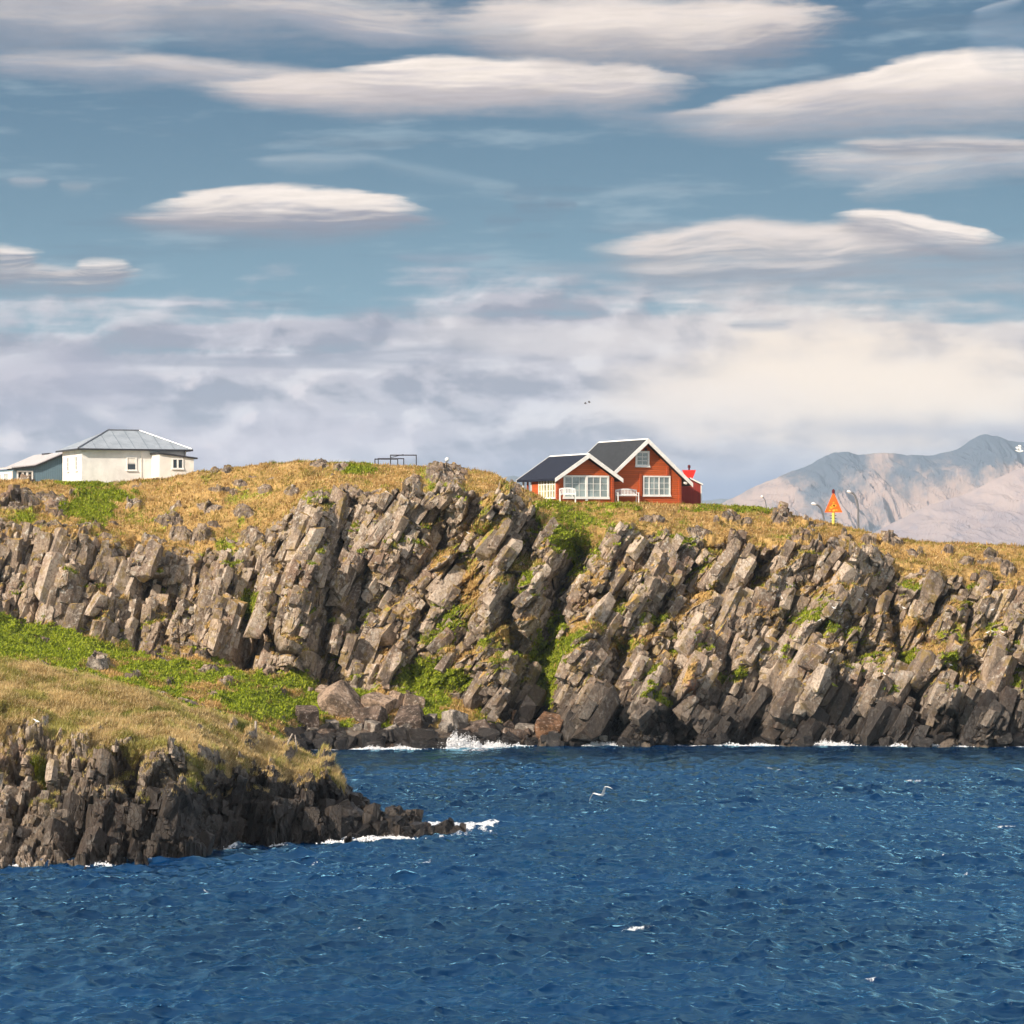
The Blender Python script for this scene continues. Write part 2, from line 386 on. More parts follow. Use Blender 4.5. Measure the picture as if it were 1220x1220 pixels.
def embed(G, sizes, sel, leanf, seed, wetf, sink=.12):
    """returns verts, mask, tone of the blocks; sizes: (count, wmin, wmax, elongation)"""
    rg = np.random.default_rng(seed); idx = np.argwhere(sel); X, Y, Z = G['X'], G['Y'], G['Z']
    ar = np.abs(np.gradient(X, axis=1))*np.sqrt(np.gradient(G['Yb'], axis=0)**2+np.gradient(G['Zb'], axis=0)**2); w = np.minimum(ar[sel], .05); w = w/w.sum()
    V, Mk, Tn = [], [], []
    for cnt, w0, w1, el in sizes:
        pk = idx[rg.choice(len(idx), cnt, p=w)]
        for (i, j) in pk:
            h = HULL[rg.integers(len(HULL))]; wd = rg.uniform(w0, w1); ht = wd*rg.uniform(.8+.32*(el-1.2), el); dp = wd*rg.uniform(.7, 1.1)
            ya = rg.normal(0, .5)+.25; ca, sa = math.cos(ya), math.sin(ya)
            v = h*np.array([wd, dp, ht]); v = np.stack([v[..., 0]*ca-v[..., 1]*sa, v[..., 0]*sa+v[..., 1]*ca, v[..., 2]], -1)
            tb = rg.normal(.22, .16); v = np.stack([v[..., 0], v[..., 1]*math.cos(tb)+v[..., 2]*math.sin(tb), v[..., 2]*math.cos(tb)-v[..., 1]*math.sin(tb)], -1)   # lean back
            tl = math.atan(float(leanf[i, j]))*1.05+rg.normal(0, .09); c, s = math.cos(tl), math.sin(tl)
            v = np.stack([v[..., 0]*c+v[..., 2]*s, v[..., 1], -v[..., 0]*s+v[..., 2]*c], -1)
            o = np.array([X[i, j], Y[i, j], Z[i, j]])-np.array([G['Nx'][i, j], G['Ny'][i, j], G['Nz'][i, j]])*dp*rg.uniform(sink, sink+.22)
            v = v+o; V.append(v)
            nn = np.cross(v[:, 1]-v[:, 0], v[:, 2]-v[:, 0]); nn /= np.linalg.norm(nn, axis=1)[:, None]+1e-9
            g_ = np.clip((nn[:, 2]-.42)*2.4, 0, .8)*(o[2] > 3.5)*rg.uniform(.3, 1.1); wt = wetf(o[2]+rg.normal(0, .4), o[0])
            m_ = np.stack([g_, np.full(len(v), rg.uniform(.1, .5)), np.full(len(v), wt), np.ones(len(v))], -1); Mk.append(np.repeat(m_, 3, 0))
            t_ = rg.uniform(0, 1)**1.5; Tn.append(np.tile([t_, 0, 0, 1], (len(v)*3, 1)))
    return np.concatenate(V).reshape(-1, 3), np.concatenate(Mk), np.concatenate(Tn)

# ================================================================== far cliff
def bk(Y, z, drop=2.0): return [(Y, z), (400, z-drop), (470, -3)]
ST = [
 (-420, prof(0, (726,247), (640,253), (578,268), bk(300, 19.6, 3), (190, 2.2))),
 (-60,  prof(0, (733,247), (625,255), (572,268), bk(300, 20.2, 3), (195, 2.2))),
 (0,    prof(0, (737,248), (628,255), (572,268), bk(300, 20.3, 3), (195, 2.2))),
 (60,   prof(0, (756,248), (640,255), (573,269), bk(300, 20.3, 3), (200, 2.2))),
 (150,  prof(0, (764,248), (650,254), (573,270), bk(300, 20.3, 3), (205, 2.0))),
 (195,  prof(0, (768,248), (656,254), (570,269), bk(300, 20.4, 3), (210, 1.8))),
 (235,  prof(0, (776,248), (662,254), (559,267), bk(295, 20.8, 3), (214, 1.5))),
 (290,  prof(0, (788,247), (656,254), (553,266), bk(290, 21.0, 3), (220, 1.2))),
 (330,  prof(0, (802,247), (628,254), (550,265), bk(290, 21.0, 3), (226, .6))),
 (365,  prof(893, (809,247), (600,253), (548,264), bk(288, 20.9, 3))),
 (420,  prof(892, (816,247), (590,253), (550,264), bk(288, 20.8, 3))),
 (470,  prof(892, (818,247), (588,253), (553,264), bk(288, 20.7, 3))),
 (520,  prof(891, (822,247), (590,253), (557,262), bk(286, 20.4, 3))),
 (563,  prof(890, (835,246), (590,253), (559,262), bk(284, 20.2, 3))),
 (585,  prof(889, (850,245), (590,252), (561,262), bk(284, 20.0, 3))),
 (600,  prof(889, (862,244), (592,252), (570,259), bk(284, 19.0, 3))),
 (625,  prof(888, (866,244), (600,252), (580,257), bk(284, 18.6, 3))),
 (650,  prof(888, (868,244), (622,251), (593,256), bk(284, 18.4, 3))),
 (690,  prof(888, None, (636,252), (597.3,256), bk(284, 18.25, 3))),
 (760,  prof(888, None, (634,251), (597.3,256), bk(284, 18.25, 3))),
 (840,  prof(888, None, (640,252), (600,260), bk(284, 18.1, 3))),
 (905,  prof(888, None, (646,252), (602,262), bk(284, 17.5, 3.5))),
 (935,  prof(888, None, (648,252), (608,262), bk(284, 16.5, 3.5))),
 (965,  prof(888, None, (652,252), (615,261), bk(290, 14.5, 3.5))),
 (1000, prof(888, None, (664,251), (622,260), bk(290, 14.0, 3.5))),
 (1040, prof(888, None, (668,251), (632,259), bk(290, 13.5, 3.5))),
 (1100, prof(889, None, (680,250), (640,258), bk(290, 13.0, 3.5))),
 (1150, prof(889, None, (690,250), (645,257), bk(290, 12.7, 3.5))),
 (1220, prof(889, None, (706,249), (650,257), bk(290, 12.4, 3.5))),
 (1300, prof(889, None, (715,249), (656,257), bk(290, 12.0, 3.5))),
 (1640, prof(889, None, (730,249), (668,257), bk(290, 11.0, 3.5))),
]
cols = np.concatenate([np.arange(-420, -40, 5.), np.arange(-40, 1260, .95), np.arange(1260, 1640, 5.)])
SP = dict(yw=.9, w=[.15, 1., 1., 1.15, .12, .03, .02])
X, Y, Z, T, PX = terrain('cliff', ST, cols, 560, SP, 3, None)
PY = HY-(Z-CAMH)*F/Y
ny, nz = profile_normal(blur(Y, 3), blur(Z, 3))
# block coordinates: the columns lean to the right as they rise, more so in the middle of the face
lean = np.interp(PX, [0, 300, 420, 520, 700, 850, 1000, 1220], [.25, .30, .42, .70, .62, .55, .55, .45])
B_ = Z+.35*(Y-245)
A_ = X-lean*(Z-8)
wx = fbm(A_/5., B_/7., 51, 2)*1.5; wz = fbm(A_/4.5, B_/5., 71, 2)*1.1
a, b = A_+wx*.28, B_+wz*.3
rs = np.interp(PX, [0, 380, 520], [.66, .72, 1.]); ra = np.interp(PX, [0, 380, 520], [.85, .9, 1.]); a = a*ra; b = b*rs
big = 1.8*fbm(A_/8.5, B_/24., 5, 3)*2
d0, c0, r_0 = blocks(a, b, 4.0, 6.2, 101, .85, .42, .75, .06, .02)
d1, c1, r_1 = blocks(a+3.3, b, 1.75, 2.5, 202, .52, .65, .36, .06, .02)
d2, c2, r_2 = blocks(a+.25*b, b-.3*a, .85, .95, 303, .2, .6, .15, .08, .0)
d3, c3, r_3 = blocks(a-.2*b, b+.25*a, .30, .42, 404, .05, .45, .05, .10, .0)
disp = big+d0+d1+d2+d3
rough_f = sst(.85, 1.02, T)*(1-sst(1.93, 2.16, T+.20*fbm(X/1.6, B_/1.6, 33, 3)))
rough_f = np.where(PX > 640, np.maximum(rough_f, (T < 1.95)*1.0), rough_f)
# ---- gullies (pushed back) and buttresses (pushed out), read off the photograph
NW = 1+.35*noise(PX/22., PY/22., 77)
def stroke(pts, w, depth, asym=0):
    global disp
    d, s = seg_dist(PX, PY, pts)
    wv = w*NW
    disp = disp+depth*1.35*np.exp(-(d/wv)**2)
for pts, w, dep in [
  ([(302,668),(298,700),(292,735),(288,785)], 9, -2.4), ([(172,690),(164,730),(160,762)], 4, -1.5),
  ([(205,690),(200,740),(198,765)], 4, -1.3), ([(120,650),(98,700),(78,750)], 4, -1.2), ([(62,650),(52,690),(40,735)], 4, -1.0),
  ([(405,640),(392,720),(380,800)], 7, -2.2), ([(352,650),(335,700),(325,760)], 5, -1.3),
  ([(445,640),(430,700),(425,760)], 5, -1.2), ([(530,615),(522,650),(500,680)], 11, -1.5), ([(515,690),(500,740),(490,790)], 5, -1.0),
  ([(640,625),(628,670),(606,720),(612,770)], 8, -1.6), ([(700,640),(672,680),(664,712),(652,770),(640,840),(630,870)], 16, -3.6),
  ([(672,672),(664,712)], 8, -1.8), ([(625,760),(618,840)], 12, -1.5),
  ([(740,768),(732,820),(738,882)], 9, -2.6), ([(885,640),(866,700),(848,760)], 4, -1.2), ([(800,690),(775,760),(765,830)], 5, -1.2),
  ([(812,770),(800,830),(806,880)], 10, -1.6), ([(926,800),(900,850),(888,885)], 11, -2.6), ([(880,720),(868,790),(856,850)], 5, -1.3),
  ([(905,650),(900,680)], 5, -1.0), ([(1062,700),(1078,760),(1088,820),(1106,880)], 10, -2.4), ([(1128,690),(1104,760)], 5, -1.0),
  ([(950,700),(930,750),(925,780)], 5, -1.0), ([(1010,740),(1000,790)], 5, -1.), ([(1160,720),(1150,800),(1140,880)], 5, -1.3),
  ([(1205,760),(1200,880)], 7, -1.2), ([(985,840),(975,885)], 6, -1.4),
  ([(375,620),(360,700),(350,790)], 17, 1.5), ([(262,680),(252,770)], 20, .9), ([(140,670),(125,750)], 18, .8),
  ([(540,598),(548,612)], 20, 1.5), ([(600,600),(595,625)], 26, 1.3), ([(590,680),(575,760),(590,850)], 15, 1.2), ([(600,790),(590,850)], 14, 1.),
  ([(702,755),(690,800),(705,860)], 20, 1.9), ([(760,690),(775,760),(765,870)], 15, .8), ([(830,760),(815,860)], 14, .9),
  ([(1000,700),(985,760),(960,870)], 26, 1.2), ([(1050,790),(1040,870)], 18, 1.0), ([(1140,690),(1130,780),(1125,870)], 18, 1.), ([(1190,800),(1180,870)], 22, .9)]:
    stroke(pts, w, dep)
# ---- outcrops breaking through the turf
N91 = 1+.5*noise(PX/6., PY/4., 91)
outc = np.zeros_like(X); outm = np.zeros_like(X)
OUT = [(531,568,25,13,.55), (488,590,14,7,.5), (415,588,12,8,.5), (290,613,14,7,.45), (250,606,14,5,.35), (200,622,16,7,.45), (215,640,16,8,.5),
       (160,600,10,5,.3), (68,606,12,14,.7), (60,596,18,6,.4), (22,601,26,10,.7), (270,561,7,5,.35), (315,582,9,5,.35), (345,587,8,5,.35), (285,578,9,4,.3),
       (255,560,6,5,.35), (36,575,14,3,.3), (870,617,12,6,.4), (888,622,9,4,.3), (930,618,12,8,.5), (955,641,12,6,.4), (1035,645,10,5,.3), (1062,642,12,6,.35),
       (1008,640,7,5,.3), (240,640,12,9,.45), (300,640,16,10,.5), (140,575,14,2,.25), (405,558,8,4,.25), (380,556,12,4,.2), (1200,680,10,8,.4), (1150,668,8,5,.3), (995,652,10,6,.35),
       (1090,660,10,4,.3), (775,618,14,4,.25), (830,633,12,5,.3), (1130,655,7,4,.25), (1180,662,9,4,.25), (100,630,9,5,.3), (480,598,22,8,.5), (440,600,22,8,.5), (610,584,12,7,.3),
       (118,792,13,6,.55), (210,790,9,4,.3), (320,800,10,5,.4), (270,815,8,4,.2), (160,808,10,3,.2), (330,825,8,5,.3), (250,800,12,4,.2), (420,835,7,6,.3), (205,812,9,4,.2)]
for ox, oy, rx, ry, h in OUT:
    q = ((PX-ox)/rx)**2+((PY-oy)/ry)**2; q = q*N91
    e = np.exp(-q*q*.8); outc = np.maximum(outc, h*np.clip(1.15-q*.9, 0, 1)**.6); outm = np.maximum(outm, e)
extra = sst(.33, .46, fbm(X/3.2, B_/1.3, 60, 4)+.16*sst(2.5, 2.0, T)*(T > 1.9))*(T > 1.9)*(T < 2.9)
extra = np.where((PX > 640) & (PX < 850), extra*.3, extra)
outm = np.maximum(outm, extra*.9); outc = outc+extra*.35
low = sst(.30, .42, fbm(X/2.2, Y/2.2, 64, 4))*(T < 1.)*(PX < 640); outm = np.maximum(outm, low*.8); outc = outc+low*.25
rf = np.clip(np.maximum(rough_f, outm), 0, 1)
# beach between green slope and water
beach = sst(860, 872, PY)*(T < 1.05)*(PX > 340)*(PX < 660)
# ---- turf surface
hum = .20*fbm(X/1.7, Y/1.7, 41, 4)+.07*fbm(X*1.4, Y*1.4, 43, 2)+.5*fbm(X/9, Y/9, 44, 2)*sst(2.0, 2.4, T)*sst(3.5, 2.9, T)
flat = sst(2.75, 3.0, T)*(PX > 600)*(PX < 860)
hum = hum*(1-.8*flat)*np.where(T > 3.3, .5, 1.)
hum = np.where(T < 1, hum*1.2, hum)
ledge = np.where(T > 3.05, 0, 1)
D = (disp*rough_f+outc+(.5*d1+.8*d2+d3)*np.maximum(outm-rough_f, 0)*.7)*ledge+hum*(1-rf)
D = D*sst(-.01, .06, Z+2.)
X2 = X; Y2 = Y+ny*D; Z2 = Z+nz*D*np.where(T < 2.3, 1-.6*rough_f, 1.)
Xb, Yb, Zb = blur(X2, 3), blur(Y2, 3), blur(Z2, 3)
Nx, Ny, Nz = nrm(Xb, Yb, Zb)
PYd = HY-(Z2-CAMH)*F/Y2
gn = fbm(X/1.3, B_/1.3, 81, 4)
hgt = sst(2., 6., Z2)                                                  # little grows near the spray
grass = (1-rf)*1.0
midg = np.interp(PX, [0, 430, 470, 600, 690, 1220], [.0, .02, .26, .26, .16, .14])
ledgeg = sst(.60, .84, Nz+.55*gn+midg)*hgt*rf*.95*(1-sst(.2,.6,outm)*.85)
hold = sst(.30, .46, fbm(A_/2.0, B_/5.5, 85, 4)+.25*midg)*hgt*.8
grass = np.maximum(grass, np.maximum(ledgeg, hold*rf*(Nz > .12)*(outm < .4)))
green = np.clip(.24+.16*rf+.75*fbm(X/4., B_/4., 88, 3), 0, 1)
green = np.where(T < 1.05, np.clip(.50+2.*fbm(X/2.6, Y/3.2, 89, 4), 0, 1), green)
def patch(lst, tgt, amt):
    n97 = 1+1.1*fbm(PX/13., PY/8., 97, 3); n98 = .9*np.maximum(fbm(PX/7., PY/4., 98, 3), -.3)
    for ox, oy, rx, ry in lst:
        q = ((PX-ox)/rx)**2+((PY-oy)/ry)**2; q = q*n97*.9+n98; tgt[:] = np.maximum(tgt, amt*np.exp(-np.maximum(q, 0)**2*.7))
GP = [(112,602,26,22), (88,606,14,10), (128,590,30,8), (100,577,36,3), (297,715,10,16), (690,618,42,24), (672,640,20,20), (655,600,20,6), (735,603,30,3),
      (655,775,26,22), (650,810,14,26), (680,765,16,10), (520,812,46,16), (505,800,30,16), (900,606,40,5), (870,606,60,4), (880,800,8,6), (1055,823,32,5), (780,838,18,6),
      (1060,750,14,4), (930,770,16,10), (780,733,20,5), (1140,760,8,10), (1130,790,12,8), (1085,770,10,12), (865,800,10,5), (420,560,26,5), (20,755,60,18), (40,770,60,16), (90,775,60,12),
      (190,795,50,6), (230,808,60,5), (300,830,50,7), (330,815,50,5), (340,845,40,14), (385,840,24,12), (665,735,12,14)]
patch(GP, green, .95); patch([g for g in GP if g[1] > 600 and g[3] > 4], grass, 1.)
patch([(702,752,26,9), (600,760,10,8), (1090,735,20,6), (840,700,22,8), (545,640,0.1,0.1), (585,632,26,6), (560,700,9,40), (535,760,8,30), (750,762,22,8)], grass, 1.)
green = np.where((PX > 640) & (T > 2), green*(.66+.5*fbm(X/1.2, Y/1.2, 99, 3)), green)
grass = np.where(beach > .5, 0, grass)
wet = np.clip(sst(4.6, 1.2, Z2+1.1*fbm(X/1.5, B_/2.5, 95, 3)-.5), 0, 1)*np.where(T < 1., .7, 1)
wet = np.where((PX < 330) & (T < 1.2), 0, wet)
wet = np.where(beach > .3, np.maximum(wet, .7), wet)
rust = np.zeros_like(X)
for ox, oy, rx, ry in [(1000,862,14,16), (968,868,10,10), (825,830,10,20), (945,700,5,5), (1110,760,6,6), (1180,850,8,10), (740,868,14,6)]:
    q = ((PX-ox)/rx)**2+((PY-oy)/ry)**2; rust = np.maximum(rust, np.exp(-q))
rust = rust*.8
crk = np.clip(np.maximum(np.maximum(c0*.9, c1*.75), np.maximum(c2*.45, c3*.25)), 0, 1)*rf
tone = np.clip(.55*r_1+.35*r_2+.2*r_0-.03, 0, 1)*np.where((outm > .25) & (rough_f < .5), .25, 1.)
FAR = dict(X=X2, Y=Y2, Z=Z2, PX=PX, PY=PYd, T=T, grass=grass, green=green, rf=rf, Nz=Nz, Ny=Ny)
ones = np.ones_like(X)
FAR.update(Nx=Nx, Yb=Yb, Zb=Zb)
vis_ = (PX > -30) & (PX < 1250)
selb = vis_ & (rough_f > .7) & (grass < .45) & (T > .98) & (T < 2.06) & (Z2 > -.4)
wf = lambda z, x: float(np.clip((4.8-z)/3.2, 0, 1))*(.75 if x < -16 else 1.)
dens = fbm(A_/3.4, B_/5.5, 611, 3)+.4*fbm(A_/1.2, B_/1.6, 613, 2)
gul = np.clip((disp-blur(disp, 60))/1.5, -1, 1)
b1 = embed(FAR, [(270, .8, 1.55, 3.8)], selb & (dens > .0) & (T < 1.86) & (gul > -.4), lean, 5, wf, sink=.34)
b2 = embed(FAR, [(1400, .42, .95, 3.2)], selb & (dens > -.16) & (T < 1.97) & (gul > -.6), lean, 7, wf, sink=.20)
b3 = embed(FAR, [(4000, .2, .44, 2.3)], selb & (dens > -.3), lean, 8, wf, sink=.12)
bv, bm_, bt = [np.concatenate([b1[k_], b2[k_], b3[k_]]) for k_ in range(3)]
selo = vis_ & (outm > .5) & (rough_f < .5) & (T < 3.)
bv2, bm2, bt2 = embed(FAR, [(110, .5, .9, 1.1), (420, .2, .45, 1.1)], selo, lean*.5, 6, lambda z, x: 0., sink=.3); bt2[:, 0] *= .35
gv_ = np.stack([X2, Y2, Z2], -1).reshape(-1, 3); n0 = len(gv_); nb_ = len(bv)+len(bv2)
me = fastmesh('cliff', np.concatenate([gv_, bv, bv2]), [gridfaces(*X2.shape), (np.arange(nb_)+n0).reshape(-1, 3)],
   {'mask': np.concatenate([np.stack([grass, green, wet, ones], -1).reshape(-1, 4), bm_, bm2]), 'tone': np.concatenate([np.stack([tone, crk, rust, ones], -1).reshape(-1, 4), bt, bt2])}, smooth=False)
tag(link('cliff', me, M['cliff']), kind='structure')

# ================================================================== near headland
def hp(toe, rim, sky, bY=0):
    Y0 = WY(toe); f = lambda p: (Y0+p[1], CAMH-(p[0]-HY)/F*(Y0+p[1]))
    ri = f(rim); sk = f(sky)
    return [(Y0-4, -2.5, 0), (Y0, 0, 0), (Y0+.2, .3, 1), (*ri, 2), (*sk, 3), (sk[0]+4, sk[1]-.5, 4), (sk[0]+16, max(sk[1]-3., -1.5), 5), (sk[0]+45, min(1., sk[1]-3.), 6)]
HS = [(-300, hp(1030, (840,7), (772,22))), (-40, hp(1030, (845,7), (786,19))), (0, hp(1031, (856,7), (790,18))), (60, hp(1030, (876,6.5), (797,17))), (130, hp(1030, (884,6), (812,16))),
      (200, hp(1027, (890,5), (835,14))), (228, hp(1024, (895,4), (846,12.5))), (262, hp(1012, (899,1.5), (855,9))), (300, hp(1006, (905,2.5), (870,9))),
      (350, hp(1004, (922,3.5), (893,8.5))), (380, hp(1003, (928,3.2), (906,7.5))), (400, hp(1001, (936,3.), (920,6))), (425, hp(999, (948,2.5), (940,4.6))),
      (445, hp(998, (957,2.2), (952,3.6))), (480, hp(998, (969,1.8), (965,2.8))), (505, hp(995, (981,1.2), (979,1.8))), (525, hp(992, (989,.7), (988,1.2))), (536, hp(991, (993,.4), (993.5,.7))), (556, hp(991, (1010,.3), (1012,.5)))]
hcols = np.concatenate([np.arange(-300, -20, 4.), np.arange(-20, 556, .8)])
X, Y, Z, T, PX = terrain('headland', HS, hcols, 420, dict(yw=1.6, w=[.15, 1., 1., 1.4, .5, .08, .03]), 4, None)
PY = HY-(Z-CAMH)*F/Y
ny, nz = profile_normal(blur(Y, 3), blur(Z, 3))
B_ = Z+.3*(Y-155); A_ = X-.18*Z
wx = fbm(A_/3., B_/4., 151, 2); wz = fbm(A_/3., B_/3., 171, 2)
a, b = A_+wx*.6, B_+wz*.5
a, b = A_+wx*.35, B_+wz*.35
d0, c0, r_0 = blocks(a, b, 2.1, 2.7, 111, .55, .45, .5, .06, .04)
d1, c1, r_1 = blocks(a+3.3, b, .85, 1.25, 212, .26, .75, .2, .08, .05)
d2, c2, r_2 = blocks(a+.3*b, b-.3*a, .38, .48, 313, .10, .7, .07, .10, .05)
d3, c3, r_3 = blocks(a-.2*b, b+.25*a, .17, .2, 414, .03, .4, .025, .14, .05)
disp = .7*fbm(A_/4., B_/9., 15, 3)*2+d0+d1+d2+d3
rough_f = (1-sst(1.84, 2.12, T+.5*fbm(X/1.5, B_/1.5, 133, 4)))
rough_f = np.maximum(rough_f, sst(395, 425, PX))
for pts, w, dep in [([(78,925),(84,1020)], 9, -1.3), ([(20,870),(14,1000)], 7, -.8), ([(160,900),(150,1020)], 9, -1.2), ([(262,935),(256,1005)], 9, -.8), ([(300,930),(290,1000)], 6, -.7), ([(420,940),(410,1000)], 6, -.6),
                    ([(40,930),(45,1010)], 16, .9), ([(205,960),(205,1015)], 16, 1.0), ([(120,910),(118,990)], 14, .5), ([(330,940),(330,990)], 16, .5), ([(380,935),(372,990)], 14, .5), ([(280,905),(275,925)], 18, -.5)]:
    d, s = seg_dist(PX, PY, pts); disp = disp+dep*np.exp(-(d/(w*(1+.3*noise(PX/18., PY/18., 78))))**2)
outm = np.zeros_like(X); outc = np.zeros_like(X)
for ox, oy, rx, ry, h in [(75,896,10,14,.5), (50,862,9,8,.3), (150,884,8,7,.3), (110,838,6,4,.2), (275,868,8,4,.2), (300,888,12,8,.5), (345,902,10,8,.4), (390,915,14,8,.4), (235,872,8,4,.2), (100,905,12,10,.4)]:
    q = ((PX-ox)/rx)**2+((PY-oy)/ry)**2; q = q*(1+.5*noise(PX/6., PY/4., 92)); e = np.exp(-q*q*.8); outc = np.maximum(outc, h*e); outm = np.maximum(outm, e)
rf = np.clip(np.maximum(rough_f, outm), 0, 1)
hum = .14*fbm(X/1.2, Y/1.2, 141, 4)+.35*fbm(X/5, Y/5, 144, 2)*sst(2.0, 2.4, T)
D = disp*rough_f*np.where(PX > 420, np.interp(PX, [420, 500, 560], [.85, .5, .1]), 1.)+outc+(.6*d1+d2)*np.maximum(outm-rough_f, 0)+hum*(1-rf)
D = np.where(T > 3.8, D*np.where(PX > 405, .8, .2), D)
X2 = X; Y2 = Y+ny*D; Z2 = Z+nz*D+np.where(T < 2, .2*d1*rough_f, 0)
Nx, Ny, Nz = nrm(blur(X2, 3), blur(Y2, 3), blur(Z2, 3))
gn = fbm(X/1., B_/1., 181, 4)
hgt = sst(1.6, 3.2, Z2)
grass = np.maximum(1-rf, sst(.62, .86, Nz+.5*gn)*hgt*rf*sst(430, 390, PX))
green = np.clip(.12+.7*fbm(X/2.4, Y/2.4, 188, 3), 0, 1)*.8
patch([(50,905,14,10), (60,912,10,8), (215,945,16,8), (190,850,10,4), (150,852,6,3), (290,872,8,4)], green, .95); patch([(50,905,14,10), (280,915,20,6), (215,945,18,8), (240,920,14,6)], grass, 1.)
wet = np.clip(sst(5.8, 2.4, Z2+1.0*fbm(X/1.2, B_/2., 195, 3)), 0, 1)
wet = np.maximum(wet*np.interp(PX, [0, 60, 100, 240], [.4, .3, .9, 1.]), sst(395, 425, PX)*.93)
crk = np.clip(np.maximum(np.maximum(c0*.9, c1*.8), np.maximum(c2*.5, c3*.25)), 0, 1)*rf
tone = np.clip(.5*r_1+.35*r_2+.2*r_0, 0, 1)
ones = np.ones_like(X)
NEAR = dict(X=X2, Y=Y2, Z=Z2, PX=PX, PY=HY-(Z2-CAMH)*F/Y2, T=T, grass=grass, green=green, rf=rf, Nz=Nz, Ny=Ny)
NEAR.update(Nx=Nx, Yb=blur(Y2, 3), Zb=blur(Z2, 3))
selb = (PX > -30) & (PX < 530) & (rough_f > .7) & (grass < .45) & (T > .98) & (T < 3.6) & (Z2 > -.3)
wf = lambda z, x: float(np.clip((5.6-z)/2.6, 0, 1))*float(np.interp(x, [-24., -22.3, -18], [.16, .7, .97]))
ln_ = np.full(X.shape, .18)
b1 = embed(NEAR, [(70, .55, 1.0, 2.8)], selb & (T < 1.55) & (PX < 420), ln_, 15, wf, sink=.30)
b2 = embed(NEAR, [(420, .3, .6, 2.5)], selb & ((T < 1.62) | (PX > 415)) & (PX < 500), ln_, 16, wf, sink=.22)
b3 = embed(NEAR, [(1700, .14, .34, 1.6)], selb & ((T < 1.9) | (PX > 415)), ln_, 17, wf, sink=.12)
bv, bm_, bt = [np.concatenate([b1[k_], b2[k_], b3[k_]]) for k_ in range(3)]
gv_ = np.stack([X2, Y2, Z2], -1).reshape(-1, 3); n0 = len(gv_)
me = fastmesh('headland', np.concatenate([gv_, bv]), [gridfaces(*X2.shape), (np.arange(len(bv))+n0).reshape(-1, 3)],
   {'mask': np.concatenate([np.stack([grass, green, wet, ones], -1).reshape(-1, 4), bm_]), 'tone': np.concatenate([np.stack([tone, crk, ones*0, ones], -1).reshape(-1, 4), bt])}, smooth=False)
tag(link('headland', me, M['headland']), kind='structure')

def surf(G, px, py, tol=1.6):
    if 'S' not in G:
        G['S'] = {}
        c0_ = G['PX'][0]
        for k in range(-8, 26): 
            m = np.where((c0_ > k*50-8) & (c0_ < k*50+58))[0]
            if len(m): G['S'][k] = {n: G[n][:, m[0]:m[-1]+1] for n in ('X', 'Y', 'Z', 'PX', 'PY')}
    s = G['S'].get(int(px//50)); return surf_(s, px, py, tol)
def surf_(G, px, py, tol=1.6):
    """the point of a terrain that shows at a pixel of the photograph (nearest to the viewer)"""
    m = (np.abs(G['PX']-px) < tol) & (np.abs(G['PY']-py) < tol)
    if not m.any(): return surf_(G, px, py, tol*1.7)
    y = np.where(m, G['Y'], 1e9); k = np.unravel_index(np.argmin(y), y.shape)
    return Vector((float(G['X'][k]), float(G['Y'][k]), float(G['Z'][k])))
def ground_z(G, x, y):
    d = (G['X']-x)**2+(G['Y']-y)**2; k = np.unravel_index(np.argmin(d), d.shape)
    return float(G['Z'][k])

# ================================================================== turf and plants
def tufts(name, G, n, sel, hgt, wid, nb, colf, spread, seed, lean_=.5):
    rg = np.random.default_rng(seed)
    m = sel(G); idx = np.argwhere(m)
    # area-weighted pick: far columns and stretched rows count for what they cover
    X, Y, Z = G['X'], G['Y'], G['Z']
    ar = np.abs(np.gradient(X, axis=1))*np.sqrt(np.gradient(Y, axis=0)**2+np.gradient(Z, axis=0)**2)
    w = np.minimum(ar[m], .5); w = w/w.sum()
    pick = idx[rg.choice(len(idx), n, p=w)]
    c = np.stack([X[pick[:, 0], pick[:, 1]], Y[pick[:, 0], pick[:, 1]], Z[pick[:, 0], pick[:, 1]]], -1)
    gr = G['green'][pick[:, 0], pick[:, 1]]
    N = n*nb
    base = np.repeat(c, nb, 0)+np.stack([rg.normal(0, spread, N), rg.normal(0, spread, N), np.full(N, -.03)], -1)
    h = hgt*rg.uniform(.5, 1.3, N)*np.repeat(rg.uniform(.5, 1.3, n)*(.95+.9*fbm(c[:, 0]/.9, c[:, 1]/.9, 311, 3)), nb)
    th = rg.uniform(0, 2*np.pi, N); ln = rg.uniform(.1, 1., N)*lean_
    dirv = np.stack([np.cos(th)*ln+.18, np.sin(th)*ln, np.ones(N)], -1); dirv /= np.linalg.norm(dirv, axis=1)[:, None]
    sd = np.stack([-np.sin(th+.7), np.cos(th+.7), np.zeros(N)], -1)
    w_ = wid*rg.uniform(.6, 1.4, N)[:, None]
    p0 = base-sd*w_*.5; p1 = base+sd*w_*.5
    mid = base+dirv*(h*.55)[:, None]; p2 = mid+sd*w_*.42; p3 = mid-sd*w_*.42
    tip = base+dirv*h[:, None]; tip[:, 2] -= h*.15*ln; p4 = tip+sd*w_*.1; p5 = tip-sd*w_*.1
    V = np.stack([p0, p1, p2, p3, p4, p5], 1).reshape(-1, 3)
    o = (np.arange(N)*6)[:, None]; Fc = np.concatenate([o+np.array([0, 1, 2, 3]), o+np.array([3, 2, 4, 5])], 0)
    col = colf(rg, np.repeat(gr, nb), N, np.repeat(c, nb, 0)); col = np.repeat(np.concatenate([col, np.ones((N, 1))], 1), 6, 0)
    me = fastmesh(name, V, Fc, {'tint': col})
    return tag(link(name, me, M['blades']), kind='stuff')
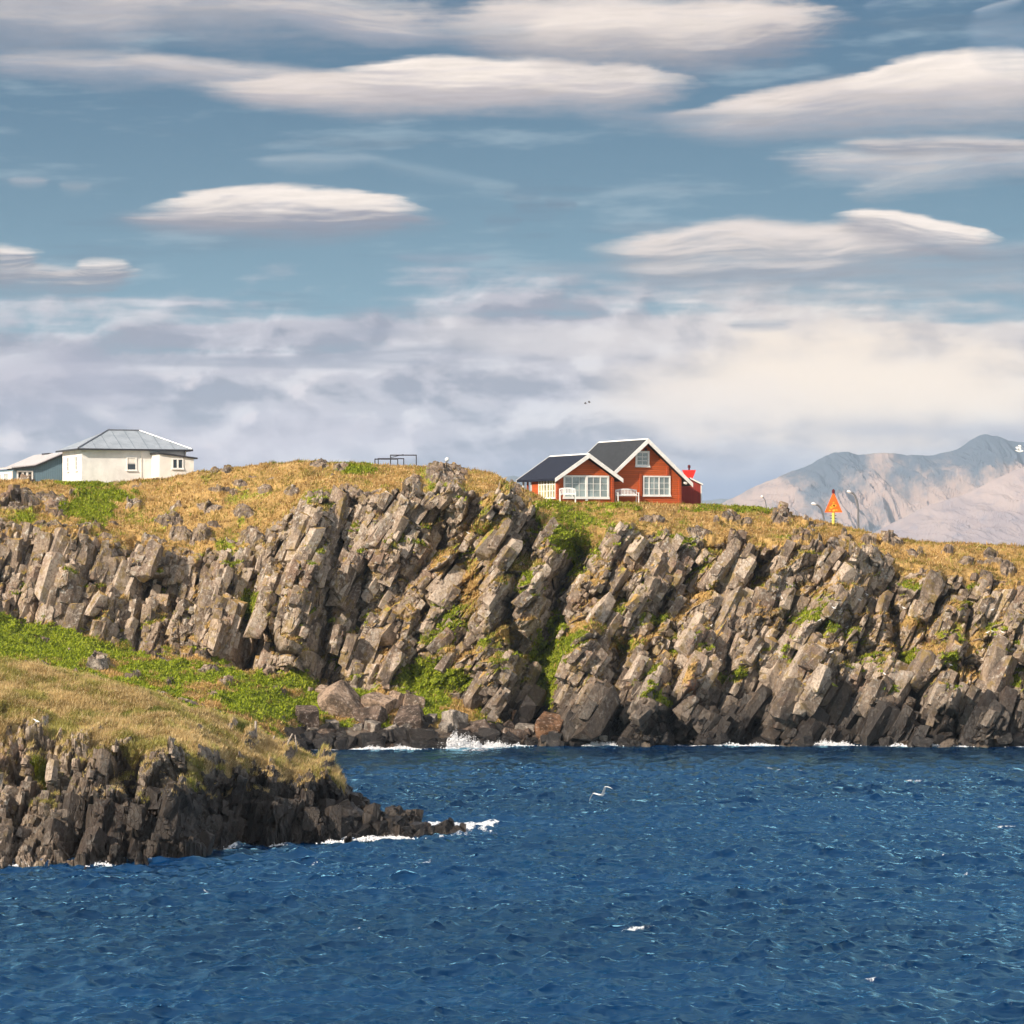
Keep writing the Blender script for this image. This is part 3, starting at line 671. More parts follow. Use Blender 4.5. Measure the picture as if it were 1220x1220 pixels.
def mixc(a, b, t): return np.array(a)[None]*(1-t[:, None])+np.array(b)[None]*t[:, None]
def dryc(base, dark, lite, greenc):
    def f(rg, gr, N, c):
        pn = 1.2*fbm(c[:, 0]/1.4, c[:, 1]/1.4, 301, 3)+.9*fbm(c[:, 0]/5., c[:, 1]/5., 305, 3)
        t = np.clip(rg.uniform(0, 1, N)*.7+pn*.9+.2, 0, 1); k = mixc(dark, base, t); k = k*1.
        l = rg.uniform(0, 1, N) > .8; k[l] = mixc(base, lite, rg.uniform(0, 1, N))[l]
        ol = fbm(c[:, 0]/2.3, c[:, 1]/2.3, 309, 4)+rg.normal(0, .1, N) > .09; k[ol] = k[ol]*np.array([.62, .74, .45])
        g = (gr+rg.normal(0, .16, N)+.5*fbm(c[:, 0]/.8, c[:, 1]/.8, 302, 2)) > .52
        k[g] = mixc(greenc[0], greenc[1], rg.uniform(0, 1, N))[g]; return k
    return f
straw_far = dryc((.52, .335, .125), (.22, .125, .04), (.78, .60, .32), ((.10, .13, .012), (.32, .33, .035)))
straw_near = dryc((.62, .46, .22), (.26, .18, .065), (.80, .66, .40), ((.10, .12, .02), (.26, .27, .05)))
vis = lambda G: (G['PX'] > -60) & (G['PX'] < 1280) & (G['T'] < 3.25)
tufts('dry_grass', FAR, 52000, lambda G: vis(G) & (G['grass'] > .6) & (G['T'] > 1.1), .24, .05, 4, straw_far, .10, 1, .8)
tufts('green_plants', FAR, 30000, lambda G: vis(G) & (G['grass'] > .6) & (G['green'] > .55), .22, .10, 6, dryc((.29, .31, .025), (.08, .11, .008), (.50, .48, .09), ((.09, .14, .008), (.36, .42, .028))), .13, 2, 1.3)
tufts('slope_grass', FAR, 22000, lambda G: vis(G) & (G['grass'] > .6) & (G['T'] < 1.05) & (G['green'] < .62), .24, .05, 4, straw_far, .10, 3, .8)
tufts('headland_grass', NEAR, 60000, lambda G: (G['PX'] > -60) & (G['T'] < 3.7) & (G['grass'] > .55), .24, .022, 6, straw_near, .07, 4, .9)

# ================================================================== sea
def ocean(N, L, wind, seed, peak=4.2, amp=.1, dirp=4):
    rg = np.random.default_rng(seed)
    k = np.fft.fftfreq(N, L/N)*2*np.pi; kx, ky = np.meshgrid(k, k); kk = np.sqrt(kx*kx+ky*ky)+1e-9
    kp = 2*np.pi/peak
    S = np.exp(-1.1*(kp/kk)**2)/kk**3.3*np.exp(-(kk*.06)**2)
    c = (kx*wind[0]+ky*wind[1])/kk; S *= (np.abs(c)**dirp*.9+.10)*np.where(c < 0, .35, 1.)
    H = (rg.normal(size=(N, N))+1j*rg.normal(size=(N, N)))*np.sqrt(S); H[0, 0] = 0
    h = np.fft.ifft2(H); s = np.real(h).std()
    dx = np.real(np.fft.ifft2(-1j*kx/kk*H)); dy = np.real(np.fft.ifft2(-1j*ky/kk*H))
    return np.real(h)/s*amp, dx/s*amp, dy/s*amp
wn = np.array([.28, -.96]); ON, OL = 1024, 110.
OH, ODX, ODY = ocean(ON, OL, wn, 3, 3.0, .105)
_o = ocean(ON, OL, wn, 8, 7.5, .075, 8); OH = OH+_o[0]; ODX = ODX+_o[1]; ODY = ODY+_o[2]
def osample(A, x, y):
    u = (x/OL*ON) % ON; v = (y/OL*ON) % ON; i = np.floor(u).astype(int); j = np.floor(v).astype(int); fu = u-i; fv = v-j; i %= ON; j %= ON
    i1 = (i+1) % ON; j1 = (j+1) % ON
    return (A[j, i]*(1-fu)+A[j, i1]*fu)*(1-fv)+(A[j1, i]*(1-fu)+A[j1, i1]*fu)*fv
g1 = 44+np.cumsum(1.13**np.arange(1, 62)*.11); g1 = g1[g1 < 9000]; g1 = np.append(g1, 9000.)
wxs = np.concatenate([-g1[::-1], np.arange(-44, 44, .125), g1])
g2 = 262+np.cumsum(1.13**np.arange(1, 64)*.25); g2 = np.append(g2[g2 < 9000], 9000.)
g3 = 86-np.cumsum(1.2**np.arange(1, 40)*.12); g3 = g3[g3 > -400][::-1]
wys = np.concatenate([g3, np.cumsum(np.concatenate([[86.], np.linspace(.105, .24, 1020)])), g2])
wys = np.unique(wys)
WX, WYY = np.meshgrid(wxs, wys)
fade = np.clip(1-(np.maximum(np.abs(WX)-60, 0))/60, 0, 1)*np.clip(1-np.maximum(WYY-280, 0)/60, 0, 1)*np.clip(1-np.maximum(60-WYY, 0)/60, 0, 1)
gust = .85+.35*fbm(WX/26., WYY/40., 401, 2)
h = osample(OH, WX, WYY); dx = osample(ODX, WX, WYY); dy = osample(ODY, WX, WYY)
shel = np.clip((240.-WYY)/30., .35, 1.)
amp_ = fade*gust*shel
WZ = h*amp_
VX = WX-dx*amp_*.95; VY = WYY-dy*amp_*.95
foam = np.zeros_like(WX)
wpx = CX+WX/np.maximum(WYY, 1)*F; wpy = HY+CAMH*F/np.maximum(WYY, 1)
shore = np.interp(wpx, [s[0] for s in ST], [s[1][1][0] if s[1][1][1] == 0 else 300 for s in ST])
shore_h = np.interp(wpx, [s[0] for s in HS], [s[1][1][0] for s in HS])
fn = fbm(WX/.55, WYY/1.6, 405, 5, g=.62); fn2 = fbm(WX/5, WYY/5, 406, 2)
f1 = sst(3.2, .2, shore-WYY)*(wpx > 330); f1 *= sst(-.25, .35, fn+fn2*1.3+.15*(wpx < 640))
foam = np.maximum(foam, f1)
f2 = sst(2.6, 0., shore_h-WYY)*(wpx < 600)*(WYY < shore_h+8); f2 = f2*sst(-.2, .3, fn+fn2*1.2)
foam = np.maximum(foam, f2*(wpy > 980))
d, _ = seg_dist(wpx, wpy, [(420,1001),(480,1000),(530,996),(572,991)]); foam = np.maximum(foam, np.exp(-(d/3.5)**2)*sst(-.2, .3, fn)*.8)
d, _ = seg_dist(wpx, wpy, [(548,993),(590,990)]); foam = np.maximum(foam, np.exp(-(d/3.)**2)*sst(-.1, .3, fn)*.35)
d, _ = seg_dist(wpx, wpy, [(240,1014),(300,1012),(340,1008)]); foam = np.maximum(foam, np.exp(-(d/4.)**2)*sst(0, .3, fn)*.8)
d, _ = seg_dist(wpx, wpy, [(520,889),(560,893),(605,889)]); foam = np.maximum(foam, np.exp(-(d/4.)**2)*sst(-.4, .2, fn))
d, _ = seg_dist(wpx, wpy, [(440,893),(480,893)]); foam = np.maximum(foam, np.exp(-(d/2.)**2)*sst(-.3, .2, fn)*.8)
for x0, y0, x1, y1, w in [(740,1114,778,1108,2.4), (288,1112,304,1109,1.4), (415,1110,428,1108,1.), (1022,1166,1044,1168,2.), (498,1030,514,1028,1.1), (247,1062,260,1062,1.), (1075,930,1098,930,1.3), (905,915,960,919,1.),
                          (620,910,638,911,1.1), (700,884,735,887,1.8), (870,1012,884,1012,1.2), (1055,1155,1068,1150,1.), (960,1120,974,1121,1.2), (1130,1042,1150,1040,1.2), (370,1030,380,1029,1.2), (660,1040,676,1041,1.), (1190,985,1210,984,1.)]:
    d, _ = seg_dist(wpx, wpy, [(x0, y0), (x1, y1)]); foam = np.maximum(foam, np.exp(-(d/w)**2)*sst(-.45, .1, fn+.6*(h/.085)*.3))
# wave crests tear a little everywhere
crest = sst(2.5, 3.4, h/.105+.4*fn)*amp_*.6*(WYY > 80); foam = np.maximum(foam, crest*sst(.0, .3, fn))
foam = np.where((fade > .5), foam, 0)
me = fastmesh('sea', np.stack([VX, VY, WZ], -1).reshape(-1, 3), gridfaces(*WX.shape), {'foam': np.repeat(foam.reshape(-1, 1), 4, 1)}, smooth=True)
m, t, b = mat('sea water'); p = t.pos()
fa = t.n('ShaderNodeAttribute', attribute_name='foam').outputs['Fac']
nf = t.noise(t.scale(p, (1, .6, 1)), 7., 5, .75)
fm = t.m('MULTIPLY', t.ss(t.m('ADD', fa, t.m('MULTIPLY', t.m('SUBTRACT', nf, .5), 2.2)), .60, 1.15), .85)
big_ = t.noise(t.scale(p, (.5, 1, 1)), .045, 3)
wc = t.mix(t.ss(big_, .35, .65), (.001, .014, .052), (.0015, .022, .078))
r1 = t.noise(t.scale(p, (.5, 1.2, 1)), 1.9, 5, .6, dist=.5); r2 = t.noise(t.scale(p, (.6, 1.5, 1)), 6.5, 3, .6)
bp = t.n('ShaderNodeBump'); bp.inputs['Distance'].default_value = .04; bp.inputs['Strength'].default_value = 1
t.put(bp.inputs['Height'], t.m('ADD', r1, t.m('MULTIPLY', r2, .2)))
df = t.n('ShaderNodeBsdfDiffuse'); t.put(df.inputs['Color'], wc); t.L.new(bp.outputs[0], df.inputs['Normal'])
gl = t.n('ShaderNodeBsdfGlossy'); gl.inputs['Color'].default_value = (.42, .83, 1., 1); gl.inputs['Roughness'].default_value = .06; t.L.new(bp.outputs[0], gl.inputs['Normal'])
fr = t.n('ShaderNodeFresnel'); fr.inputs['IOR'].default_value = 1.56; t.L.new(bp.outputs[0], fr.inputs['Normal'])
mx = t.n('ShaderNodeMixShader'); t.L.new(fr.outputs[0], mx.inputs[0]); t.L.new(df.outputs[0], mx.inputs[1]); t.L.new(gl.outputs[0], mx.inputs[2])
fd = t.n('ShaderNodeBsdfDiffuse'); fd.inputs['Color'].default_value = (.82, .84, .87, 1)
mx2 = t.n('ShaderNodeMixShader'); t.L.new(fm, mx2.inputs[0]); t.L.new(mx.outputs[0], mx2.inputs[1]); t.L.new(fd.outputs[0], mx2.inputs[2])
t.L.new(mx2.outputs[0], t.N['Material Output'].inputs['Surface'])
M['sea'] = m
tag(link('sea', me, m), kind='structure')
# sea bed, so the water has a floor below it
tag(MB().box(-9000, 9000, -900, 9000, -9, -8).build('seabed', M['b_wet']), kind='structure')

# ---- breaking spray: many small droplets and foam gobs
def spray(name, spots, seed, label_kind='stuff'):
    rg = np.random.default_rng(seed); Vs = []; Fs = []; o = 0
    tv = np.array([(1,1,1),(-1,-1,1),(-1,1,-1),(1,-1,-1)])*.6; tf = np.array([(0,1,2),(0,3,1),(0,2,3),(1,3,2)])
    for px, Yq, w, hh, n in spots:
        if abs(Yq-239) < 2: Yq = syp(px)
        x0 = (px-CX)/F*Yq
        th = rg.normal(0, 1, n); x = x0+th*w*.5; z = np.abs(rg.normal(0, .5, n))*hh*np.exp(-(th*.8)**2)*(1+.8*noise(th*2.5, th*0+seed, 5)); y = Yq+rg.normal(0, .35, n)
        r = rg.uniform(.02, .075, n)*np.clip(1.3-z/hh*.6, .35, 1.3)
        q = np.stack([x, y, z], -1)
        rot = rg.normal(size=(n, 3, 3)); rot = np.linalg.qr(rot)[0]
        V = np.einsum('nij,kj->nki', rot, tv)*r[:, None, None]+q[:, None, :]
        Vs.append(V.reshape(-1, 3)); Fs.append(((np.arange(n)*4)[:, None, None]+tf[None]).reshape(-1, 3)+o); o += n*4
    me = fastmesh(name, np.concatenate(Vs), np.concatenate(Fs), smooth=True)
    return tag(link(name, me, M['foamw']), kind='stuff')
mm, t, b = mat('white spray'); b.inputs['Base Color'].default_value = (.86, .87, .90, 1); b.inputs['Roughness'].default_value = .7; b.inputs['Subsurface Weight'].default_value = .0
M['foamw'] = mm
SY = 239.3
syp = lambda px: float(np.interp(px, [s[0] for s in ST[9:]], [s[1][1][0] for s in ST[9:]]))-.5
spray('sea_spray', [(545,SY,1.3,.95,3800),(560,SY,1.3,.7,1800),(528,SY,1.,.35,900),(583,SY,1.,.35,1200),(596,SY,.8,.4,700),(610,SY,1.,.25,400),(445,SY-.5,1.2,.25,500),(478,SY-.5,1.2,.25,500),
   (712,SY,1.4,.3,700),(728,SY,1.,.3,400),(870,SY,1.,.25,250),(905,SY,1.2,.2,300),(985,SY,1.4,.4,900),(1005,SY,.8,.3,300),(1070,SY,.8,.25,200),(1110,SY,1.4,.25,400),(1130,SY,1.5,.25,350),
   (440,161.5,.9,.18,500),(470,162,.9,.18,400),(395,160,.5,.15,200),(265,157,.6,.15,200),(118,148.5,.6,.15,200),(30,148.5,.6,.15,200),(330,158.8,.5,.15,150)], 5)

# ================================================================== mountains
def mountain(name, skyl, Yc, depth, seed, mat_, rough, skew=.0, low=-20., lat=100.):
    mp = np.concatenate([np.arange(skyl[0][0], 840, 12.), np.arange(max(840, skyl[0][0]), 1260, 1.2), np.arange(1260, skyl[-1][0], 12.)]) if skyl[0][0] < 840 else np.concatenate([np.arange(skyl[0][0], 1260, 1.2), np.arange(1260, skyl[-1][0], 12.)])
    rows = 240; v = np.linspace(-1.15, 1, rows)[:, None]                    # -1 foot (near) .. 0 crest .. 1 back
    px = mp[None, :]
    xw = (px-CX)/F*Yc+0*v; y = Yc+v*depth+0*px
    crest = CAMH-(np.interp(px, [s[0] for s in skyl], [s[1] for s in skyl])-HY)/F*Yc
    crest = crest+10*rough*fbm(xw/110., 0*xw, seed, 5)
    sh = np.where(v < 0, np.clip(1+v, 0, 1)**1.25, np.clip(1-v, 0, 1))
    z = low+(crest-low)*sh
    wq = xw+lat*.7*fbm(xw/(2.2*lat), y/(1.6*lat), seed+1, 3)+skew*(y-Yc)
    rid = 1-np.abs(fbm(wq/lat, y/(4*lat), seed+2, 3, g=.5))*3.4
    rid2 = 1-np.abs(fbm(wq/(.3*lat)+rid*.5, y/(1.6*lat), seed+3, 4, g=.6))*2.6
    amp = np.clip(-v*3.2, 0, 1)*np.clip((1+v)*1.6, 0, 1)*(v < 0)
    z = z+(crest-low)*.20*rough*(rid-.4)*amp+(crest-low)*.075*rough*(rid2-.4)*np.minimum(1, amp+.06)
    me = fastmesh(name, np.stack([xw, y, z], -1).reshape(-1, 3), gridfaces(*z.shape), smooth=False)
    return tag(link(name, me, mat_), kind='structure')
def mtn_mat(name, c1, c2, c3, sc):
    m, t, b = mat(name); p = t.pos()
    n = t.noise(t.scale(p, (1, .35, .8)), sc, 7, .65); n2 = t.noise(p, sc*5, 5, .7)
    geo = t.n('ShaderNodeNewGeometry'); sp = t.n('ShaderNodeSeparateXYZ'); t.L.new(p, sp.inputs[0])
    c = t.mix(t.ss(t.m('ADD', n, t.m('MULTIPLY', t.ss(sp.outputs[2], 120., 250.), -.18)), .36, .54), c1, c2); c = t.mix(t.m('MULTIPLY', t.ss(n2, .5, .7), .6), c, c3)  # bluish slope shadows, and cloud shade towards the crest, put into the colour
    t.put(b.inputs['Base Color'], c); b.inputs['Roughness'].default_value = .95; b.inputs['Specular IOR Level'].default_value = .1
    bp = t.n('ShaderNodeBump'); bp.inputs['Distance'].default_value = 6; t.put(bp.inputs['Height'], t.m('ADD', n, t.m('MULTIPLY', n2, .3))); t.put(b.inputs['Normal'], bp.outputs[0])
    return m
M['m_back'] = mtn_mat('scree and rock with painted shade', (.07,.09,.125), (.34,.255,.225), (.10,.11,.15), .008)
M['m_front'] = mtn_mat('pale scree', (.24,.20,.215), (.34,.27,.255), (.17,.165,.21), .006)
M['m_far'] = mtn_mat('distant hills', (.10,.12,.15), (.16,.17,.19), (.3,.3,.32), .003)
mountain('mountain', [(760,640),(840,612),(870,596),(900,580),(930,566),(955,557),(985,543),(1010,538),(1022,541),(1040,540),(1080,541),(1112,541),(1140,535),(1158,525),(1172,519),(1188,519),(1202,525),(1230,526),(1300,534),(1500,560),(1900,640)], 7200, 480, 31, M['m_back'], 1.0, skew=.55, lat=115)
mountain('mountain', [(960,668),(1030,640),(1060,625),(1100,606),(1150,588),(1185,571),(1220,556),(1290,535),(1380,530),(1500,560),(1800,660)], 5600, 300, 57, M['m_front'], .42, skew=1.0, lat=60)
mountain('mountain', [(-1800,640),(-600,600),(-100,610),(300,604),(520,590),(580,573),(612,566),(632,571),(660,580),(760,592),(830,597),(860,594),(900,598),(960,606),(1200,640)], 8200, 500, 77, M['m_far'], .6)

# ================================================================== houses
def gable_roof(parent, name, uc, hw, zr, ze, w0, w1, th, m, cap=None):
    """two slabs meeting at the ridge; hw half width at the eave"""
    a = math.atan2(zr-ze, hw); nx, nz_ = math.sin(a)*th, math.cos(a)*th
    mb = MB()
    mb.prism([(uc, w0, zr), (uc-hw, w0, ze), (uc-hw, w0, ze-th*1.2), (uc, w0, zr-th*1.2)], (0, w1-w0, 0))
    mb.prism([(uc+.002, w0, zr), (uc+.002, w0, zr-th*1.2), (uc+hw, w0, ze-th*1.2), (uc+hw, w0, ze)], (0, w1-w0, 0))
    o = mb.build(name, m, parent)
    if cap: MB().prism([(uc-.12, w0+.01, zr-.06), (uc, w0+.01, zr+.05), (uc+.12, w0+.01, zr-.06)], (0, w1-w0-.02, 0)).build('ridge_cap', cap, o)
    return o
def barge(parent, uc, hw, zr, ze, w, h, th, m):
    for s in (-1, 1):
        MB().prism([(uc+s*.003, w, zr+.03), (uc+s*hw, w, ze+.03), (uc+s*hw, w, ze+.03-h), (uc+s*.003, w, zr+.03-h*1.15)], (0, th, 0)).build('bargeboard', m, parent)
def window(parent, axis, c, a0, a1, z0, z1, sashes, rows, fr=M['white'], gl=M['glass'], bw=.12, mul=.05, out=-1, sill=True, label=None):
    """axis 'u': wall plane w=c, spans a0..a1 in u; axis 'w': wall plane u=c. out = direction of the outside"""
    def bx(mb, a, b_, z, zz, d0, d1):
        lo, hi = sorted((c+out*d0, c+out*d1))
        return mb.box(a, b_, lo, hi, z, zz) if axis == 'u' else mb.box(lo, hi, a, b_, z, zz)
    f = MB(); bx(f, a0, a1, z1-bw, z1, -.02, .07); bx(f, a0, a0+bw, z0+bw, z1-bw, -.02, .066); bx(f, a1-bw, a1, z0+bw, z1-bw, -.02, .066); bx(f, a0-.03, a1+.03, z0, z0+bw, -.02, .09)
    ia0, ia1, iz0, iz1 = a0+bw, a1-bw, z0+bw, z1-bw
    tot = sum(s for s in sashes); x = ia0
    for i, s in enumerate(sashes):
        w = (ia1-ia0)*s/tot
        if i: bx(f, x-mul*.9, x+mul*.9, iz0, iz1, -.02, .055)
        for k in range(1, s): bx(f, x+w*k/s-mul*.32, x+w*k/s+mul*.32, iz0, iz1, -.01, .035)
        x += w
    for r in range(1, rows):
        zz = iz0+(iz1-iz0)*r/rows; bx(f, ia0, ia1, zz-mul*.32, zz+mul*.32, -.008, .032)
    o = f.build('window', fr, parent)
    if label: o['label'] = label
    g = MB(); bx(g, ia0-.01, ia1+.01, iz0-.01, iz1+.01, -.03, .012); g.build('pane', gl, o)
    if sill:
        s_ = MB(); bx(s_, a0-.06, a1+.06, z0-.05, z0-.002, -.01, .13); s_.build('sill', fr, o)
    return o
# ---- red log house with a lower wing
RA = R(24.6)
rx, ry, rz = at(768, 599., 264.)
H = empty('log_house', (rx, ry, rz), RA)
tag(H, 'red log house with dark roofs and white bargeboards on the grassy cliff top', 'house')
uw = 3.33
MB().prism([(-uw,0,-1.5),(uw,0,-1.5),(uw,0,2.05),(0,0,4.92),(-uw,0,2.05)], (0, 7.8, 0)).build('wall', M['redwood'], H)
gable_roof(H, 'roof', 0, 4.12, 5.22, 1.60, -.62, 8.5, .16, M['slate'], M['white'])
barge(H, 0, 4.12, 5.22, 1.60, -.70, .34, .075, M['white']); barge(H, 0, 4.12, 5.22, 1.60, 8.505, .3, .06, M['white'])
for u in (-.42, 3.33-.10): MB().box(u-.10, u+.10, -.14, .06, -1.2, 2.38 if u < 1 else 2.0).build('log_end', M['reddark'], H)
MB().box(2.02, 2.20, -.12, .05, 2.3, 3.0).build('log_end', M['reddark'], H)
window(H, 'u', 0, -.17, 2.36, .56, 2.22, [1, 2, 2], 3)
window(H, 'u', 0, -.86, .42, 2.95, 4.24, [2], 3, bw=.17)
MB().tube([(0,-.05,4.42),(0,-.22,4.42),(0,-.26,4.3)], [.06,.07,.12]).build('gable_lamp', M['darkmetal'], H)
MB().tube([(3.62,-.1,1.66),(3.62,-.42,1.62)], [.09,.11]).build('wall_lamp', M['white'], H)
# the wing
wc_, whw = -5.9, 2.55
MB().prism([(wc_-whw,-1,-1.5),(wc_+whw-.004,-1,-1.5),(wc_+whw-.004,-1,1.98),(wc_,-1,3.62),(wc_-whw,-1,1.98)], (0, 4.7, 0)).build('wing_wall', M['redwood'], H)
gable_roof(H, 'wing_roof', wc_+.12, 3.05, 3.90, 1.88, -1.5, 5.9, .15, M['navy'], M['white'])
barge(H, wc_+.12, 3.05, 3.90, 1.88, -1.575, .32, .07, M['white'])
MB().prism([(wc_+.12-.003, 5.905, 3.93), (wc_+.12-3.05, 5.905, 1.91), (wc_+.12-3.05, 5.905, 1.70), (wc_+.12-.003, 5.905, 3.68)], (0, .06, 0)).build('bargeboard', M['white'], H)
for u in (wc_-whw+.09, wc_+whw-.10): MB().box(u-.10, u+.10, -1.14, -.94, -1.2, 1.95).build('log_end', M['reddark'], H)
window(H, 'u', -1, -7.86, -3.76, .30, 2.16, [1, 2, 2, 1], 3, bw=.15)
MB().box(-5.90, -5.70, -1.10, -.99, .12, 2.15).build('window_post', M['white'], H)
for k in (0, 1): window(H, 'w', wc_-whw, -.82+k*1.62, .76+k*1.62, .30, 2.04, [1, 1, 1], 3, gl=M['yellowglass'], bw=.09, mul=.09)
for w, m_ in ((4.7, 'reddark'), (3.95, 'white'), (5.55, 'white')): MB().box(wc_-whw+.02, wc_-whw+.14, w-.06, w+.06, -1.5, 1.9).build('porch_post', M[m_], H)
MB().box(wc_-whw-.02, wc_+whw, 5.5, 5.62, 1.72, 1.86).build('porch_beam', M['white'], H)
# ---- shed
sx_, sy_, sz_ = at(823, 599.5, 270.5)
S = empty('shed', (sx_, sy_, sz_), R(12)); tag(S, 'small dark red shed with low gable roof at the right end of the log house', 'shed')
MB().prism([(-.86,0,-1.2),(.86,0,-1.2),(.86,0,1.55),(-.1,0,2.02),(-.86,0,1.7)], (0, 2.6, 0)).build('wall', M['shedred'], S)
r_ = MB(); r_.prism([(-.1,-.12,2.14),(-1.05,-.12,1.72),(-1.05,-.12,1.62),(-.1,-.12,2.03)], (0, 2.85, 0)); r_.prism([(-.098,-.12,2.14),(-.098,-.12,2.03),(1.02,-.12,1.50),(1.02,-.12,1.60)], (0, 2.85, 0)); r_.build('roof', M['slate'], S)
MB().prism([(-.1,-.17,2.16),(1.02,-.17,1.63),(1.02,-.17,1.50),(-.1,-.17,2.04)], (0, .05, 0)).build('bargeboard', M['white'], S)
MB().box(.862, .93, -.04, .06, -1.2, 1.52).build('corner_board', M['white'], S)
# ---- benches
def bench(loc, rz, L, label):
    B = empty('garden_bench', loc, rz); tag(B, label, 'bench', 'white garden benches')
    W = M['bench_white']; h = L/2
    s = MB()
    for k in range(5): s.box(-h, h, -.28+k*.11, -.28+k*.11+.085, .42, .455)
    s.build('seat', W, B)
    bk_ = MB(); n = int(L/.13)
    for k in range(n+1):
        u = -h+.04+(L-.08)*k/n; tp = .86+.10*(1-(u/h)**2); bk_.box(u-.028, u+.028, .27, .30, .44, tp)
    bk_.box(-h, h, .262, .308, .50, .57)
    for k in range(12):
        u0 = -h+L*k/12; u1 = u0+L/12; f = lambda u: .84+.10*(1-(u/h)**2)
        bk_.prism([(u0,.255,f(u0)),(u1,.255,f(u1)),(u1,.255,f(u1)+.09),(u0,.255,f(u0)+.09)], (0,.06,0))
    bk_.build('backrest', W, B)
    for s_ in (-1, 1):
        u = s_*(h-.03)
        for w_ in (-.27, .27): MB().box(u-.035, u+.035, w_-.035, w_+.035, -.3, .66 if w_ < 0 else .86).build('leg', W, B)
        MB().box(u-.045, u+.045, -.33, .30, .662, .70).build('armrest', W, B)
    return B
def loc_h(u, w, z): return (rx+u*math.cos(RA)-w*math.sin(RA), ry+u*math.sin(RA)+w*math.cos(RA), z)
bench(loc_h(-2.15, -1.1, rz+.10), RA-.1, 1.85, 'long white slatted bench with arched back against the red main gable wall')
bench(loc_h(-8.05, -2.2, rz+.12), RA-.35, 1.30, 'short white slatted bench below the big wing window, left of the long one')

# ---- white hip roofed house
wx_, wy_, wz_ = at(160, 572.5, 277.)
WA = R(21.5); Wn = empty('hipped_house', (wx_, wy_, wz_), WA); tag(Wn, 'pale plastered house with grey metal hip roof on the left of the cliff top', 'house')
MB().box(-4.6, 4.6, 0, 7., -2, 2.66).build('wall', M['plaster'], Wn)
rf_ = MB(); e = .42
ev = [(-4.6-e,-e,2.72),(4.6+e,-e,2.72),(4.6+e,7+e,2.72),(-4.6-e,7+e,2.72)]; rd = [(-1.4,3.5,4.42),(1.4,3.5,4.42)]
rf_.poly(ev+rd+[(a_[0], a_[1], 2.60) for a_ in ev], [(0,1,5,4),(1,2,5),(2,3,4,5),(3,0,4),(6,9,8,7),(0,6,7,1),(1,7,8,2),(2,8,9,3),(3,9,6,0)])
ro = rf_.build('roof', M['roofmetal'], Wn)
gt = MB(); gt.box(-4.6-e-.07, 4.6+e+.07, -e-.10, -e-.005, 2.56, 2.70); gt.box(-4.6-e-.10, -4.6-e-.005, -e, 7+e, 2.56, 2.70); gt.box(4.6+e+.005, 4.6+e+.10, -e, 7+e, 2.56, 2.70); gt.build('gutter', M['darkmetal'], ro)
hc = MB()
for p0, p1 in [(ev[0], rd[0]), (ev[1], rd[1]), (rd[0], rd[1])]: hc.tube([Vector(p0)+Vector((0,0,.03)), Vector(p1)+Vector((0,0,.03))], .07, 6)
hc.build('ridge_cap', M['greymetal'], ro)
window(Wn, 'u', 0, -.70, .20, .84, 2.04, [1], 2, gl=M['darkglass'], bw=.10, mul=.07)
MB().box(-.60, .10, -.022, -.014, 1.50, 1.93).build('curtain', M['plaster_line'], Wn)
for w in (1.5, 4.5): window(Wn, 'w', -4.6, w, w+.62, .82, 2.1, [1], 3, gl=M['darkglass'], bw=.09)
MB().tube([(4.42,-.1,2.6),(4.42,-.1,-1)], .05, 6).build('downpipe', M['greymetal'], Wn)
MB().prism([(1.52,-2.6,-2),(4.55,-2.6,-2),(4.55,-2.6,1.85),(1.52,-2.6,2.22)], (0, 2.597, 0)).build('porch_wall', M['plaster_line'], Wn)
MB().prism([(1.38,-2.78,2.37),(1.38,-2.78,2.24),(4.85,-2.78,1.82),(4.85,-2.78,1.95)], (0, 2.77, 0)).build('porch_roof', M['darkmetal'], Wn)
window(Wn, 'u', -2.6, 2.62, 3.62, .95, 1.86, [1, 1], 1, gl=M['darkglass'], bw=.10, mul=.08)
MB().box(.55, .65, -.06, -.002, -.2, 2.5).build('drain_strip', M['plaster_line'], Wn)
# ---- blue grey house
bx_, by_, bz_ = at(76, 580, 291.)
BH = empty('gabled_house', (bx_, by_, bz_), R(24)); tag(BH, 'blue grey clad house with pale kinked roof at the left edge, behind the pale house', 'house')
pf = [(-4.9,1.60),(-2.72,1.86),(0,3.02),(2.6,1.9)]
MB().prism([(-4.7,0,-2),(2.4,0,-2),(2.4,0,1.86),(0,0,2.90),(-2.72,0,1.74),(-4.7,0,1.52)], (0, 9.6, 0)).build('wall', M['bluegrey'], BH)
rr = MB()
for (u0, z0), (u1, z1) in zip(pf[:-1], pf[1:]):
    rr.prism([(u0,-.25,z0),(u1,-.25,z1),(u1,-.25,z1+.12),(u0,-.25,z0+.12)], (0, 10.1, 0))
ro = rr.build('roof', M['palemetal'], BH)
gg = MB()
for (u0, z0), (u1, z1) in zip(pf[:-1], pf[1:]): gg.prism([(u0,-.30,z0-.12),(u1,-.30,z1-.12),(u1,-.30,z1+.04),(u0,-.30,z0+.04)], (0, .045, 0))
gg.build('bargeboard', M['darkmetal'], ro)
MB().box(-.25, .2, 4.2, 6.4, 2.9, 3.18).build('roof_vent', M['darkmetal'], ro)
window(BH, 'u', 0, -4.35, -2.86, .45, 1.42, [1, 1, 1], 1, gl=M['darkglass'], bw=.13, mul=.11)
MB().box(-4.78, -4.702, .0, 9.5, -1.9, 1.35).build('side_cladding', M['plaster_line'], BH)
for w in (1.2, 3.6, 6.2): window(BH, 'w', -4.78, w, w+1.5, .35, 1.25, [1, 1], 1, gl=M['glass'], bw=.1)

